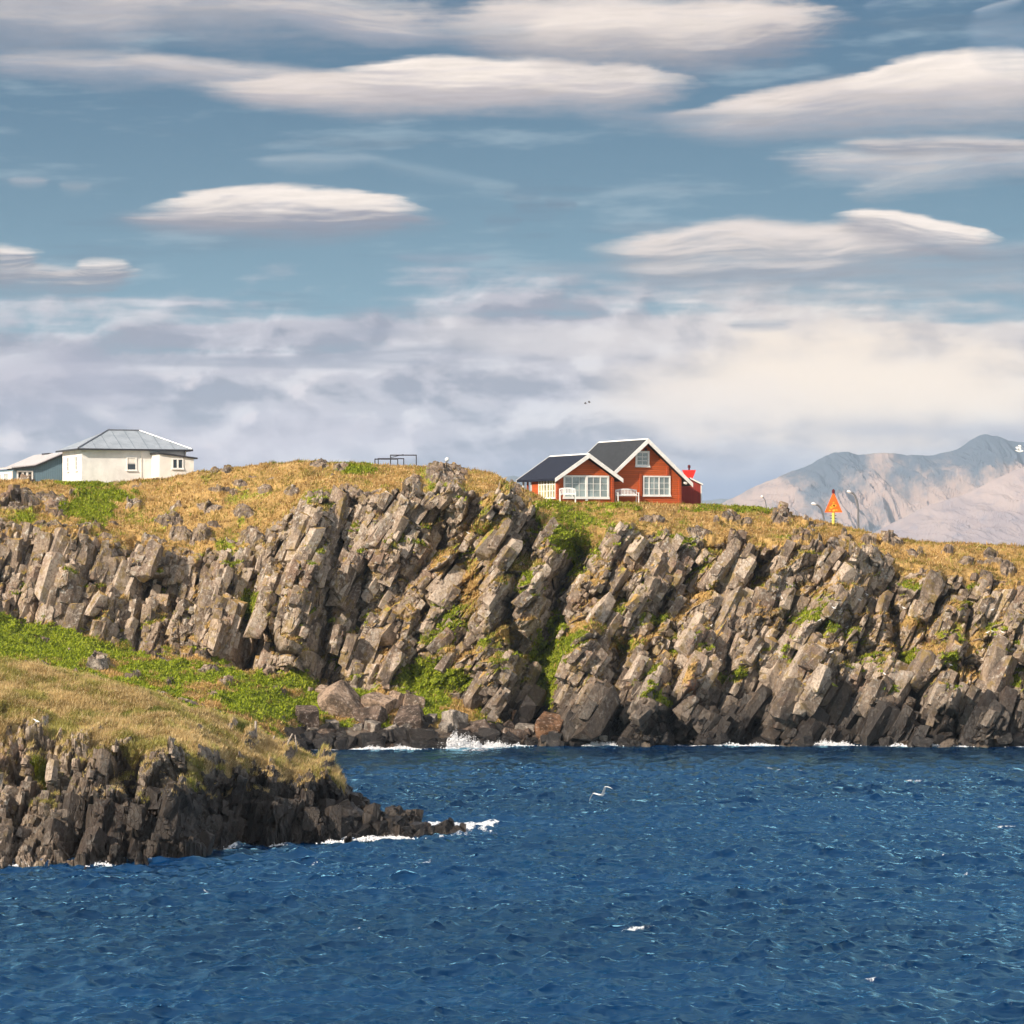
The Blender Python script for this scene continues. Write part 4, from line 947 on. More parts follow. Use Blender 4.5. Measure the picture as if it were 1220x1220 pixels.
# ================================================================== daymarks, lamps, frames
p = surf(FAR, 993, 624); p = Vector((at(993, 0, p.y)[0], p.y, p.z))
D1 = empty('daymark', p, 0); tag(D1, 'orange triangular daymark with dark lantern on a yellow post on the cliff top', 'daymark')
s = p.y/F; zb = CAMH-(610.5-HY)*s-p.z; zt = CAMH-(588-HY)*s-p.z; hw = 10.6*s
MB().prism([(-hw,-.03,zb),(hw,-.03,zb),(.07,-.03,zt),(-.07,-.03,zt)], (0, .06, 0)).build('board', M['orange'], D1, bevel=.01)
bl = MB()
for cx, cz, rr_ in [(-.03,.52,.16),(-.20,.40,.13),(.10,.55,.14),(.03,.16,.12),(.26,.2,.08),(-.3,.16,.08),(0,.78,.07)]:
    n = 11; bl.prism([(cx+rr_*(1+.25*math.sin(k*2.3+cx*9))*math.cos(2*math.pi*k/n), -.034, zb+cz+rr_*.8*(1+.2*math.sin(k*3.1))*math.sin(2*math.pi*k/n)) for k in range(n)], (0, .003, 0))
bl.build('faded_patch', M['blotch'], D1)
MB().tube([(0,.10,-.6),(0,.10,zt-.1)], [.13,.11], 12).build('post', M['yellow'], D1, smooth=False)
pg = MB()
for k in range(4): pg.tube([(-.24,.10,.10+k*.22),(.24,.10,.10+k*.22)], .028, 6)
pg.build('step_pegs', M['darkmetal'], D1)
MB().tube([(0,.05,zt-.05),(0,.05,zt+.02),(0,.05,zt+.04),(0,.05,zt+.28),(0,.05,zt+.36)], [.08,.08,.12,.12,.04], 10).build('lantern', M['darkred'], D1)
q = Vector(at(821, 0, 278.)); q.z = rz-.4
D2 = empty('daymark', q, 0); tag(D2, 'red inverted triangle daymark with dark lantern standing behind the dark red shed', 'daymark')
s = 278./F; z = lambda py: CAMH-(py-HY)*s-q.z
MB().prism([(-8.3*s,-.03,z(560)),(8.3*s,-.03,z(560)),(.08,-.03,z(578)),(-.08,-.03,z(578))][::-1], (0, .06, 0)).build('board', M['red'], D2)
MB().tube([(0,.12,-1),(0,.12,z(560))], [.12,.10], 10).build('post', M['darkred'], D2)
MB().tube([(0,.0,z(560)),(0,.0,z(557.6)),(0,.0,z(557.4)),(0,.0,z(554.5)),(0,.0,z(553.8))], [.07,.07,.13,.12,.04], 10).build('lantern', M['darkred'], D2)
def lamp(px, pytop, pxh, pyh, Yd, zg, rad, label, grp='curved street lamps'):
    x, y, zt = at(px, pytop, Yd); L = empty('street_lamp', (x, y, zg)); tag(L, label, 'street lamp', grp)
    hx, _, hz = at(pxh, pyh, Yd); hx -= x; hz -= zg; zt -= zg
    pts = [(0,0,0),(0,0,zt*.5),(0,0,zt-.9*abs(hx))]
    for k in range(1, 9):
        a_ = k/8*math.pi/2; pts.append((hx*.85*(1-math.cos(a_)), 0, zt-.9*abs(hx)+(hz-zt+.9*abs(hx))*math.sin(a_)))
    MB().tube(pts, [rad*1.3, rad*1.1]+[rad*.8]*(len(pts)-2), 8).build('pole', M['greymetal'], L, smooth=True)
    MB().tube([(hx*.80,0,hz),(hx*.95,0,hz+.03),(hx*1.15,0,hz+.10),(hx*1.3,0,hz+.08)], [.07,.14,.15,.05], 8).build('lamp_head', M['lamphead'], L, smooth=True)
lamp(1022.5, 600, 1012, 586.5, 330., 12.2, .13, 'tall grey street lamp with arm bent left, right of the orange daymark')
lamp(981.8, 612, 970, 601, 330., 12.6, .12, 'shorter grey street lamp with arm bent left, left of the orange daymark')
lamp(913, 604, 908, 592.5, 330., 14., .06, 'thin faint street lamp behind the grassy edge between shed and orange daymark')
def frame(pa, pb, ptop, pbot, Yd, label, rung=False):
    xa, _, zt = at(pa, ptop, Yd); xb = at(pb, ptop, Yd)[0]; zb_ = at(pa, pbot, Yd)[2]-1.
    Fm = empty('pipe_frame', ((xa+xb)/2, Yd, zb_)); tag(Fm, label, 'metal frame', 'pipe frames on the hill crest'); w_ = (xb-xa)/2; h_ = zt-zb_
    for s_ in (-1, 1): MB().tube([(s_*w_,0,-.6),(s_*w_,0,h_)], .045, 6).build('post', M['darkmetal'], Fm)
    MB().tube([(-w_-.04,0,h_),(w_+.04,0,h_)], .05, 6).build('crossbar', M['darkmetal'], Fm)
    return Fm, w_, h_
frame(446.7, 473.8, 547.0, 556, 286., 'leftmost low pipe frame on the hill crest')
frame(450.6, 481.0, 546.4, 556, 289., 'low pipe frame overlapping the leftmost one, on the hill crest')
Fm, w_, h_ = frame(465.3, 496.0, 542.3, 557, 284., 'tallest pipe frame, rightmost on the hill crest')
MB().tube([(-w_,.05,h_-.22),(0,.05,h_+.07)], .03, 6).build('brace', M['darkmetal'], Fm)
k = surf(FAR, 533.5, 555.5); Lp = empty('spot_lamp', (k.x, k.y, k.z)); tag(Lp, 'small white spot lamp on a short stem on top of the rocky knoll', 'lamp')
s = k.y/F
MB().tube([(0,0,-.3),(.02,0,.35),(.06,0,.52)], .035, 6).build('stem', M['darkmetal'], Lp)
MB().tube([(.04,-.18,.60),(.07,-.02,.66),(.14,.1,.72),(.16,.14,.74)], [.17,.16,.10,.04], 10).build('lamp_head', M['lamphead'], Lp, smooth=True)

# ---- fence stakes on the headland
def stake(px, py, dz, lean_x, label, r=.055):
    g = surf(NEAR, px, py); m_ = MB(); m_.tube([(0,0,-.3),(lean_x*.5,0,dz*.5),(lean_x,0,dz)], [r,r*.95,r*.8], 7)
    o = m_.build('fence_stake', M['oldwood']); o.location = g; tag(o, label, 'stake', 'old fence stakes on the headland'); return g+Vector((lean_x, 0, dz))
s1 = stake(306, 874.5, .72, .0, 'upright grey fence stake standing alone on the headland grass crest', .075)
s2 = stake(340, 887, .62, .35, 'grey fence stake leaning right near the headland end')
s3 = stake(356, 897, 1.0, -.12, 'tallest thin pale fence stake at the end of the headland grass', .045)
s4 = stake(326, 882, .30, .1, 'short fence stub between the upright stake and the leaning one', .05)

# ================================================================== boulders
def rock_mesh(name, seed):
    h = hulls(1, seed*3+1)[0]; bm = bmesh.new()
    for f in h: bm.faces.new([bm.verts.new(v*2) for v in f])
    bmesh.ops.remove_doubles(bm, verts=bm.verts, dist=1e-4); bmesh.ops.dissolve_limit(bm, angle_limit=.2, verts=bm.verts, edges=bm.edges)
    bmesh.ops.bevel(bm, geom=list(bm.edges), offset=.07, segments=2, affect='EDGES', profile=.6)
    bmesh.ops.triangulate(bm, faces=bm.faces); bmesh.ops.subdivide_edges(bm, edges=list(bm.edges), cuts=2, use_grid_fill=True)
    vs = np.array([v.co[:] for v in bm.verts]); o = fbm(vs[:, 0]*2.4+seed, vs[:, 1]*2.4+vs[:, 2]*1.9, seed, 4)*.07
    for v, k in zip(bm.verts, o): v.co *= 1+k
    me = bpy.data.meshes.new(name); bm.to_mesh(me); bm.free(); return me
RM = {}
def boulder(px, py, Yd, sx, sz, mkey, label=None, group=None, seed=None, rot=None, onsurf=None, lift=0):
    sd = (int(px*7+py) % 9) if seed is None else seed
    if (sd, mkey) not in RM:
        me = rock_mesh('boulder', sd+40); me.materials.append(M[mkey]); RM[(sd, mkey)] = me
    o = bpy.data.objects.new('boulder', RM[(sd, mkey)]); C.objects.link(o)
    if onsurf is not None: g = surf(onsurf, px, py); o.location = (g.x, g.y, g.z+lift)
    else: g = surf(FAR, px, py); o.location = (g.x, g.y-.1*sx, g.z+.12*sz)
    o.scale = (sx, (sx+sz)*.5, sz); o.rotation_euler = rot or (random.uniform(-.3, .3), random.uniform(-.5, .5), random.uniform(0, 6.28))
    dk_ = {'b_wet': 'broken wet black boulder', 'b_mid': 'small broken brown boulder', 'b_grey': 'small broken grey boulder'}.get(mkey, 'small boulder')
    tag(o, label or dk_+' among the jumble of rocks along the far waterline', 'boulder', group or {'b_wet': 'black', 'b_mid': 'brown'}.get(mkey, 'grey')+' shore boulders below the cliff')
    return o
boulder(409, 843, 241.5, 1.75, 1.25, 'b_dry', 'large flat-faced tan boulder, biggest of the shore rocks, at the edge of the green slope', 'big shore boulders', 3, (.5, .75, .2))
boulder(366, 859, 241., 1.05, .9, 'b_mid', 'rounded grey boulder with dark cavity at the tip of the headland grass', 'big shore boulders', 5)
boulder(448, 842, 242.5, 1.25, .85, 'b_dry', 'tan boulder right behind the largest tan boulder', 'big shore boulders', 2)
boulder(444, 856, 240.5, 1.3, .75, 'b_mid', 'wide brown boulder below the tan boulders', 'big shore boulders', 7)
boulder(477, 836, 243., .85, .7, 'b_dry', 'pale angular boulder on the grass above the shore, left of its twin', 'big shore boulders', 1)
boulder(494, 839, 243., .9, .7, 'b_dry', 'pale angular boulder on the grass above the shore, right of its twin', 'big shore boulders', 4)
boulder(488, 862, 240.3, 1.5, .85, 'b_mid', 'broad dark brown boulder with pale flecks above the black boulder', 'big shore boulders', 6)
boulder(502, 886, 238.8, 1.35, .75, 'b_wet', 'big wet black boulder in the water left of the white splash', 'big shore boulders', 0)
boulder(542, 861, 240.5, .9, .75, 'b_grey', 'grey boulder above the white splash', 'big shore boulders', 8)
boulder(570, 870, 240., 1.1, .75, 'b_mid', 'dark boulder right above the white splash', 'big shore boulders', 3)
boulder(655, 868, 240.2, 1.5, .8, 'b_rust', 'brown boulder with orange lichen at the foot of the gully', 'big shore boulders', 2)
boulder(617, 858, 241., .5, .55, 'b_rust', 'small orange stained rock in the mouth of the gully', 'big shore boulders', 5)
boulder(118, 793, 0, .85, .5, 'b_grey', 'pale grey boulder lying on the green slope at the left', 'boulders on the slope', 6, onsurf=FAR)
for px, py, s_, lab in [(385,823,.5,'small pale boulder at the foot of the cliff above the largest tan boulder'), (461,818,.32,'small pale stone on the green strip at the cliff foot'),
                        (318,800,.4,'small brown stone at the cliff foot on the green slope'), (342,795,.5,'grey stone at the foot of the big buttress')]:
    boulder(px, py, 0, s_, s_*.75, 'b_dry', lab, 'boulders on the slope', onsurf=FAR)
rr_ = random.Random(9)
for i in range(118):
    px = rr_.uniform(348, 640) if i < 88 else rr_.uniform(560, 735)
    u = rr_.random(); top = np.interp(px, [348, 380, 420, 470, 520, 560, 600, 640, 735], [868, 866, 864, 858, 858, 862, 866, 870, 876])
    py = top+(890-top)*u
    py = min(py, 889.5); Yd = 0; s_ = rr_.uniform(.28, .72)*(1.1 if u > .5 else .9)
    boulder(px, py, Yd, s_*rr_.uniform(.9, 1.4), s_*rr_.uniform(.6, 1.), 'b_wet' if u > .42 or rr_.random() < .3 else ('b_mid' if rr_.random() < .6 else 'b_grey'), seed=rr_.randrange(9))
for i in range(34):
    px = rr_.uniform(735, 1225); s_ = rr_.uniform(.25, .8)
    boulder(px, 886-rr_.uniform(-1, 6), 239.4+rr_.uniform(-.3, .6), s_*1.2, s_*.6, 'b_wet', 'wet black rock at the waterline below the right part of the cliff', 'black rocks at the right waterline', seed=rr_.randrange(9))
for i in range(30):
    px = rr_.uniform(395, 538); wyy = float(np.interp(px, [h_[0] for h_ in HS], [h_[1][1][0] for h_ in HS])); s_ = rr_.uniform(.22, .55)*np.interp(px, [395, 550], [1.2, .7])
    o = boulder(px, 0, 100, s_*1.3, s_*.8, 'b_wet', 'wet black rock on the low tip of the near headland', 'black rocks on the headland tip', seed=rr_.randrange(9))
    zc = np.interp(px, [395, 440, 500, 552], [1.6, .9, .5, .05])*rr_.uniform(.0, 1.)
    o.location = at(px, 0, wyy+.3+zc*1.2)[:2]+(zc,)

# ================================================================== gulls
def gull_body(bm_v, bm_f, L, w):
    rings = [(-.5,.01,.02),(-.36,.10,.0),(-.15,.17,-.02),(.08,.18,-.02),(.26,.12,.02),(.36,.10,.06),(.45,.085,.08),(.52,.04,.07),(.60,.008,.05)]
    n = 10; b0 = len(bm_v)
    for x, r, z in rings:
        for k in range(n): a_ = 2*math.pi*k/n; bm_v.append((x*L, math.cos(a_)*r*w*L, z*L+math.sin(a_)*r*w*L))
    for i in range(len(rings)-1):
        for k in range(n): bm_f.append([b0+i*n+k, b0+i*n+(k+1) % n, b0+(i+1)*n+(k+1) % n, b0+(i+1)*n+k])
    bm_f.append([b0+k for k in range(n)]); bm_f.append([b0+(len(rings)-1)*n+k for k in range(n)])
def flying_gull(loc, rz, dih, span, label, roll=0.):
    mb = MB(); gull_body(mb.v, mb.f, .62, .55)
    for s_ in (-1, 1):
        st = [(0,.17,.0,.045),(.18,.16,.10*dih,.04),(.42,.14,.26*dih,.03),(.62,.11,.20*dih,.022),(.85,.06,.05*dih,.014),(1.,.012,-.10*dih,.006)]
        b0 = len(mb.v)
        for f_, c_, z_, t_ in st:
            y = s_*(.03+f_*span/2); sw = -.22*max(0, f_-.42)
            mb.v += [(c_+sw, y, z_), (sw, y, z_+t_), (-c_*.9+sw, y, z_), (sw, y, z_-t_*.4)]
        for i in range(len(st)-1):
            for k in range(4): mb.f.append([b0+i*4+k, b0+i*4+(k+1) % 4, b0+(i+1)*4+(k+1) % 4, b0+(i+1)*4+k])
        mb.f.append([b0+k for k in range(4)]); mb.f.append([b0+(len(st)-1)*4+k for k in range(4)])
    o = mb.build('gull', M['gull']); rm = o.modifiers.new('remesh', 'REMESH'); rm.mode = 'VOXEL'; rm.voxel_size = .014
    o.location = loc; o.rotation_euler = (roll, 0, rz); o.scale = (1.3,)*3; tag(o, label, 'gull', 'flying gulls'); return o
flying_gull(at(717, 947, 185.), R(62), .9, 1.35, 'white gull flying low over the open sea with wings arched down', roll=R(-28))
flying_gull(at(1215, 537.5, 245.), R(130), 1.2, .45, 'white gull in the air in front of the mountain at the right edge', roll=R(-25))
g3_ = flying_gull(at(697.5, 481, 420.), R(10), 1.0, 1.0, 'tiny grey gull high over the red house, left of a pair'); g3_.data.materials[0] = M['gullgrey']; g3_.scale = (.7,)*3
g4_ = flying_gull(at(702, 479.5, 430.), R(-20), 1.0, 1.0, 'tiny grey gull high over the red house, right of a pair'); g4_.data.materials[0] = M['gullgrey']; g4_.scale = (.7,)*3
def perched():
    mb = MB(); gull_body(mb.v, mb.f, .46, .62)
    for s_ in (-1, 1): mb.tube([(.02,s_*.035,-.04),(.03,s_*.035,-.17)], .008, 5)
    return mb
pm = None
for px, py in [(1010,750),(991,729),(1182,731),(1184,755),(1175,757),(1062,726),(1008,756),(986,780),(1024,720),(1132,795),(1050,806),(1034,714),(932,716),(975,744),(1192,758),(557,640),(1078,727),(848,750),(47,866)]:
    G = NEAR if py == 866 else FAR
    g = surf(G, px, py); o = perched().build('gull', M['gull']) if pm is None else pm.copy()
    if pm is None: pm = o
    else: C.objects.link(o)
    o.location = (g.x, g.y-.5, g.z+.3); o.rotation_euler = (0, R(-18), rr_.uniform(0, 6.28))
    o.scale = (.8,)*3
    if G is NEAR: tag(o, 'white gull sitting on the rocks of the near headland', 'gull', 'flying gulls')
    else: tag(o, 'small white gull resting on a ledge of the far cliff', 'gull', 'gulls resting on the cliff')

# ================================================================== sky
AZ, EL = R(223), R(29)
world = bpy.data.worlds.new('World'); bpy.context.scene.world = world; world.use_nodes = True
t = NT(world.node_tree); bg = t.N['Background']
STR = .1; bg.inputs['Strength'].default_value = STR
sk = t.n('ShaderNodeTexSky', sky_type='NISHITA'); sk.sun_disc = False; sk.sun_elevation = EL; sk.sun_rotation = AZ; sk.altitude = 20
dirn = t.n('ShaderNodeTexCoord').outputs['Generated']
sp = t.n('ShaderNodeSeparateXYZ'); t.put(sp.inputs[0], dirn)
zc = t.m('MAXIMUM', sp.outputs[2], .012)
cb = t.n('ShaderNodeCombineXYZ'); t.put(cb.inputs[0], sp.outputs[0]); t.put(cb.inputs[1], sp.outputs[1]); t.put(cb.inputs[2], zc); t.put(sk.inputs[0], cb.outputs[0])
# azimuth and elevation of the view direction, in thousandths of the same unit the cloud table uses
az = t.m('ARCTAN2', sp.outputs[0], sp.outputs[1]); el = t.m('ARCSINE', sp.outputs[2])
U = t.m('MULTIPLY_ADD', az, F, CX); V = t.m('MULTIPLY_ADD', el, -F, HY)
EXPO = .68; STR_ = STR
K = 1/STR/2**EXPO*1.04
def rgb(r, g, b_):
    f = lambda c: ((c/255+.055)/1.055)**2.4 if c > 10 else c/255/12.92
    return (f(r)*K, f(g)*K, f(b_)*K)
hsv = t.mix(1., sk.outputs[0], (.36/1.36, .58/1.36, .66/1.36), 'MULTIPLY')
elf = t.ss(V, -60., 600.)
col = t.mix(.82, hsv, t.mix(elf, rgb(52, 92, 126), rgb(114, 154, 176)))       # grey-blue clear air
# unseen broken cloud outside the view, brightened for water highlights and fill light
gen = t.n('ShaderNodeMapping'); t.put(gen.inputs['Vector'], dirn); gen.inputs['Scale'].default_value = (1.6, 1.6, 7.)
gnz = t.noise(gen.outputs[0], 1.6, 3, .55)
away = t.m('MAXIMUM', t.ss(V, -40., -160.), t.m('MAXIMUM', t.ss(U, -60., -260.), t.ss(U, 1280., 1480.)))
col = t.mix(t.m('MULTIPLY', away, t.m('MULTIPLY', t.ss(gnz, .44, .54), .95)), col, tuple(1.35*c for c in rgb(250, 246, 244)))
# ---- the lens clouds and the low bank, computed here as a table over azimuth and elevation
U0, U1, V0, V1 = -170, 1390, -140, 700
gu, gv = np.meshgrid(np.arange(U0, U1, 1.)+.5, np.arange(V0, V1, 1.)+.5)
PM = np.zeros(gu.shape+(3,)); AL = np.zeros(gu.shape)
def over(m, c):
    global PM, AL
    PM = PM*(1-m[..., None])+np.asarray(c)*m[..., None]; AL = AL*(1-m)+m
def lerp(a, b, t_): t_ = t_[..., None]; return np.asarray(a)*(1-t_)+np.asarray(b)*t_
W_ = fbm(gu/170., gv/60., 801, 3); E1 = fbm(gu/55., gv/10.+W_, 803, 5, g=.55); E2 = fbm(gu/20., gv/9., 805, 4, g=.6); E3 = fbm(gu/300., gv/45., 807, 4)
FEA = fbm(gu/90.-gv/60., gv/6.+gu/260., 809, 5, g=.55)
def lens(cx, cy, rx, up, dn, top, bot, den=1., st=.10, sb=.45, rot=0., wob=1., shade=0., rag=1., seed=0, pw=.62):
    # window only
    s = (slice(max(0, int(cy-3.2*up-rx*.25-V0)-30), int(cy+3.2*dn+rx*.25-V0)+50), slice(max(0, int(cx-rx*1.25-U0)), max(1, int(cx+rx*1.25-U0))))
    u, v = gu[s], gv[s]
    if u.size == 0: return
    du = u-cx; dv = v-cy+math.tan(R(rot))*du+W_[s]*(up+dn)*.16*wob+fbm(u/260.+seed*3.1, v*0, 861+seed, 2)*up*.35
    x = du/rx; x = x+.06*E1[s]*rag; h = np.clip(1-x*x, .0001, 1)**pw
    sy = np.where(dv < 0, dv/(up*h), dv/(dn*h)); ed = (E1[s]*.10+E2[s]*.06+FEA[s]*.16)*rag
    mt = sst(1.04, .94-st*4.4, -sy+ed*(.8+1.6*x*x)); mb = sst(2.1, .9-sb*1.9, sy+ed*2.)
    end = sst(1.02, .62, np.abs(x)+ed*.5)
    m = np.minimum(mt, mb)*end*den
    lay = fbm(u/150.+seed, sy*1.7+u/500., 811+seed, 4, g=.55); lay2 = fbm(u/45.+seed, sy*5.+u/160., 821+seed, 3)
    t_ = sst(-.62, .72, sy+.8*lay+.45*lay2+.5*FEA[s]+shade)
    c = lerp(top, bot, t_)*(1+.20*FEA[s]+.05*E1[s]+.12*lay2)[..., None]
    mm_ = np.zeros(gu.shape); cc = np.zeros(gu.shape+(3,)); mm_[s] = np.clip(m, 0, 1); cc[s] = c
    global PM, AL
    PM[s] = PM[s]*(1-mm_[s][..., None])+cc[s]*mm_[s][..., None]; AL[s] = AL[s]*(1-mm_[s])+mm_[s]
W1 = rgb(234, 219, 210); W2 = rgb(255, 240, 228); G1 = rgb(128, 130, 144); G2 = rgb(128, 142, 158); G3 = rgb(148, 144, 154); G4 = rgb(205, 196, 194)
# thin veils
veil = sst(.05, .55, fbm(gu/230.-gv/300., gv/34.+gu/900., 831, 5, g=.6)+.25*E3)*.6; over(veil, rgb(150, 172, 186))
over(sst(.15, .6, fbm(gu/260., gv/26., 835, 4)+.3*E3)*.35, rgb(84, 110, 134))
# low bank
n1 = fbm(gu/170., gv/70., 841, 5, g=.48); n2 = fbm(gu/58.+n1, gv/34.+n1*.7, 843, 6, g=.52); n3 = fbm(gu/260., gv/24., 845, 5)
def sh_(A, dy, dx): return np.roll(np.roll(A, dy, 0), dx, 1)
r1_ = (n1*1.0+n2*.55); relf = (sh_(r1_, -12, -7)-sh_(r1_, 12, 7)); relf2 = (sh_(n2, -4, -2)-sh_(n2, 4, 2))
topv = 352+40*fbm(gu/260., 0*gu, 847, 3)+16*np.sin(gu/210.+1.2)
dm_ = sst(-20, 46, gv-topv+58*n3+34*n2)
warm = np.clip(sst(520, 1080, gu)+.35*n1, 0, 1)
bc = lerp(rgb(186, 180, 190), rgb(218, 204, 197), warm)
bc = lerp(bc, lerp(rgb(226, 219, 222), rgb(238, 226, 216), warm), sst(.02, .55, relf+.35*relf2)*.8)
bc = lerp(bc, lerp(rgb(132, 132, 150), rgb(168, 160, 166), warm), sst(.10, -.5, relf+.35*relf2+.5*n3)*.9)
band = np.exp(-((gv-418-16*np.sin(gu/160.)+50*n3)/21.)**2)*sst(-100, 200, gu)*sst(760, 480, gu); bc = lerp(bc, rgb(140, 142, 160), band*.75)
band = np.exp(-((gv-378+30*n3)/9.)**2)*sst(520, 200, gu); bc = lerp(bc, rgb(232, 224, 224), band*.5)
lp = sst(.22, .5, n2+.6*relf)*sst(430, 470, gv)*sst(620, 300, gu); bc = lerp(bc, rgb(238, 222, 222), lp*.55)
over(dm_*.96, bc)
def glow(cx, cy, rx, ry, c, den):
    q_ = ((gu-cx)/rx)**2+((gv-cy+ry*.9*n1)/ry)**2; over(sst(1.3, 0, q_)*den, c)
glow(1020, 462, 300, 62, rgb(255, 234, 212), 1.); glow(830, 485, 150, 40, rgb(246, 228, 214), .55); glow(700, 400, 250, 30, rgb(228, 216, 210), .45)
glow(60, 470, 150, 50, rgb(158, 152, 172), .55); glow(330, 520, 220, 36, rgb(212, 200, 210), .45)
low_ = sst(500, 592, gv+26*n1+18*n3)*(.28+.62*sst(250, 760, gu)); over(low_, lerp(rgb(176, 182, 204), rgb(138, 152, 182), sst(300, 900, gu)))
over(np.exp(-((gv-520-8*np.sin(gu/90.))/18.)**2)*sst(900, 1030, gu)*.6*(1+.6*n3), rgb(168, 166, 178))
# clouds, low to high
lens(905, 387, 44, 9, 7, rgb(142,150,164), rgb(160,160,170), .85, .3, .5, rag=1.6)
lens(1130, 372, 120, 7, 9, rgb(160,168,178), rgb(165,168,176), .5, .4, .7, rag=1.5); lens(985, 352, 200, 7, 10, rgb(205,196,192), rgb(165,166,174), .5, .4, .7, rag=1.5)
lens(60, 326, 115, 14, 22, W1, G1, .95, .25, .5, rag=2., seed=1); lens(-10, 308, 70, 14, 22, W2, G1, .95, .2, .5, rag=1.8, seed=2); lens(125, 320, 38, 12, 14, W2, G1, .9, .2, .5, rag=1.8, seed=3)
lens(530, 305, 72, 5, 8, rgb(124,142,162), rgb(126,142,162), .8, .4, .5); lens(700, 318, 110, 8, 10, rgb(160,160,170), rgb(140,150,164), .6, .4, .6, rag=1.4)
for cx, cy, rx, up, dn in [(640, 246, 34, 12, 16), (600, 262, 26, 10, 12), (668, 240, 22, 9, 12), (622, 232, 28, 8, 9)]: lens(cx, cy, rx, up, dn, rgb(104,130,152), rgb(92,118,142), .7, .5, .8, rag=3.)
lens(378, 190, 86, 8, 12, rgb(176,188,196), rgb(140,160,176), .85, .4, .7, rot=2, rag=1.5); lens(520, 205, 110, 7, 10, rgb(150,174,188), rgb(126,152,170), .8, .5, .8, rot=-11, rag=1.6); lens(590, 222, 30, 8, 9, rgb(160,184,196), rgb(130,156,172), .6, .5, .8, rag=1.6)
lens(38, 221, 28, 6, 8, rgb(182,180,186), rgb(146,158,172), .9, .4, .7, rag=1.6); lens(93, 225, 22, 6, 10, rgb(168,174,182), rgb(138,154,168), .75, .5, .8, rag=1.6)
lens(1000, 318, 330, 16, 24, rgb(172,168,174), rgb(142,150,162), .92, .5, .7, seed=4); lens(1190, 338, 150, 10, 16, rgb(176,172,178), rgb(150,156,166), .7, .5, .8)
lens(925, 296, 235, 34, 26, W1, rgb(150,150,158), 1., .09, .4, rot=.5, seed=5, shade=-.05); lens(880, 318, 160, 22, 22, rgb(226,214,208), rgb(140,144,156), .85, .3, .5, seed=6); lens(1090, 276, 105, 18, 24, W2, G3, 1., .07, .5, rot=-7, rag=1.4, seed=7); lens(1185, 300, 80, 14, 16, rgb(186,182,186), G1, .85, .4, .7)
lens(330, 262, 215, 20, 22, rgb(188,178,182), rgb(118,126,144), .95, .4, .6, seed=8); lens(345, 252, 178, 30, 22, W2, rgb(138,136,150), 1., .06, .42, seed=9, shade=.05, rot=-.5)
lens(250, 262, 110, 12, 14, W1, G3, .8, .3, .5, seed=10)
lens(1105, 192, 195, 20, 24, rgb(236,224,216), rgb(176,176,184), 1., .3, .6, rot=1, rag=1.6, seed=11); lens(1120, 178, 130, 14, 14, W1, G3, .95, .2, .6, rag=1.5, rot=-1, seed=12); lens(1085, 210, 85, 12, 16, rgb(222,214,210), rgb(168,174,182), .9, .5, .8, rot=16, rag=2.2)
lens(1120, 148, 300, 14, 22, rgb(176,172,178), rgb(134,148,164), .9, .4, .8, seed=13)
lens(1060, 122, 290, 34, 28, W1, rgb(176,170,176), 1., .07, .45, rot=5, seed=14, shade=-.1); lens(1180, 98, 210, 32, 34, W2, rgb(205,194,192), 1., .06, .5, rot=3, seed=15, shade=-.15); lens(880, 138, 110, 10, 14, rgb(214,204,200), rgb(160,162,172), .9, .3, .6, rot=2, seed=16)
lens(770, 138, 110, 10, 16, rgb(158,160,172), rgb(128,144,162), .85, .4, .8, rot=-2)
lens(1200, 40, 60, 26, 40, rgb(168,178,192), rgb(136,158,180), .7, .5, .8, rag=1.8); lens(1185, 18, 34, 4, 8, rgb(196,200,206), rgb(150,168,186), .7, .3, .8, rot=14); lens(1050, 8, 26, 6, 8, rgb(160,176,190), rgb(130,152,174), .6, .5, .8, rot=20)
lens(150, 84, 200, 18, 20, rgb(224,212,206), rgb(160,162,174), .95, .3, .6, rot=-2, rag=1.5, seed=17); lens(310, 92, 190, 18, 20, rgb(220,208,203), rgb(170,168,176), .95, .25, .6, rot=-5, rag=1.3, seed=18)
lens(480, 108, 260, 30, 22, W1, rgb(188,178,180), 1., .09, .3, rot=1, seed=19, shade=-.1); lens(610, 100, 235, 30, 26, W2, rgb(190,180,182), 1., .06, .4, rot=-1, seed=20, shade=-.05)
lens(20, 22, 200, 60, 44, rgb(222,210,204), rgb(154,156,168), .97, .3, .7, seed=21); lens(250, 6, 340, 40, 36, rgb(232,218,210), rgb(176,172,178), .95, .3, .55, seed=22, rot=-3); lens(430, 32, 130, 20, 16, rgb(222,210,204), rgb(160,160,172), .95, .3, .6, rot=-9, seed=23)
lens(760, 36, 265, 50, 36, W1, rgb(150,146,156), 1., .12, .4, seed=24, shade=-.2, rot=-.5); lens(740, 26, 200, 36, 36, W2, rgb(212,200,194), .9, .4, .6, seed=25, shade=-.3); lens(560, 30, 90, 26, 26, rgb(178,174,182), rgb(140,150,166), .8, .5, .8, seed=26)
bw = np.minimum(np.minimum(gu-U0, U1-gu)/100., (gv-V0)/60.); AL *= np.clip(bw, 0, 1)
pix = np.concatenate([PM/np.maximum(AL/np.clip(bw, 1e-3, 1), 1e-4)[..., None], AL[..., None]], -1)[::-1]
img = bpy.data.images.new('cloud table', gu.shape[1], gu.shape[0], alpha=True, float_buffer=True); img.colorspace_settings.name = 'Non-Color'; img.alpha_mode = 'CHANNEL_PACKED'
img.pixels.foreach_set(np.ascontiguousarray(pix, dtype=np.float32).ravel()); img.update(); img.pack()
ti = t.n('ShaderNodeTexImage'); ti.image = img; ti.extension = 'CLIP'; ti.interpolation = 'Linear'
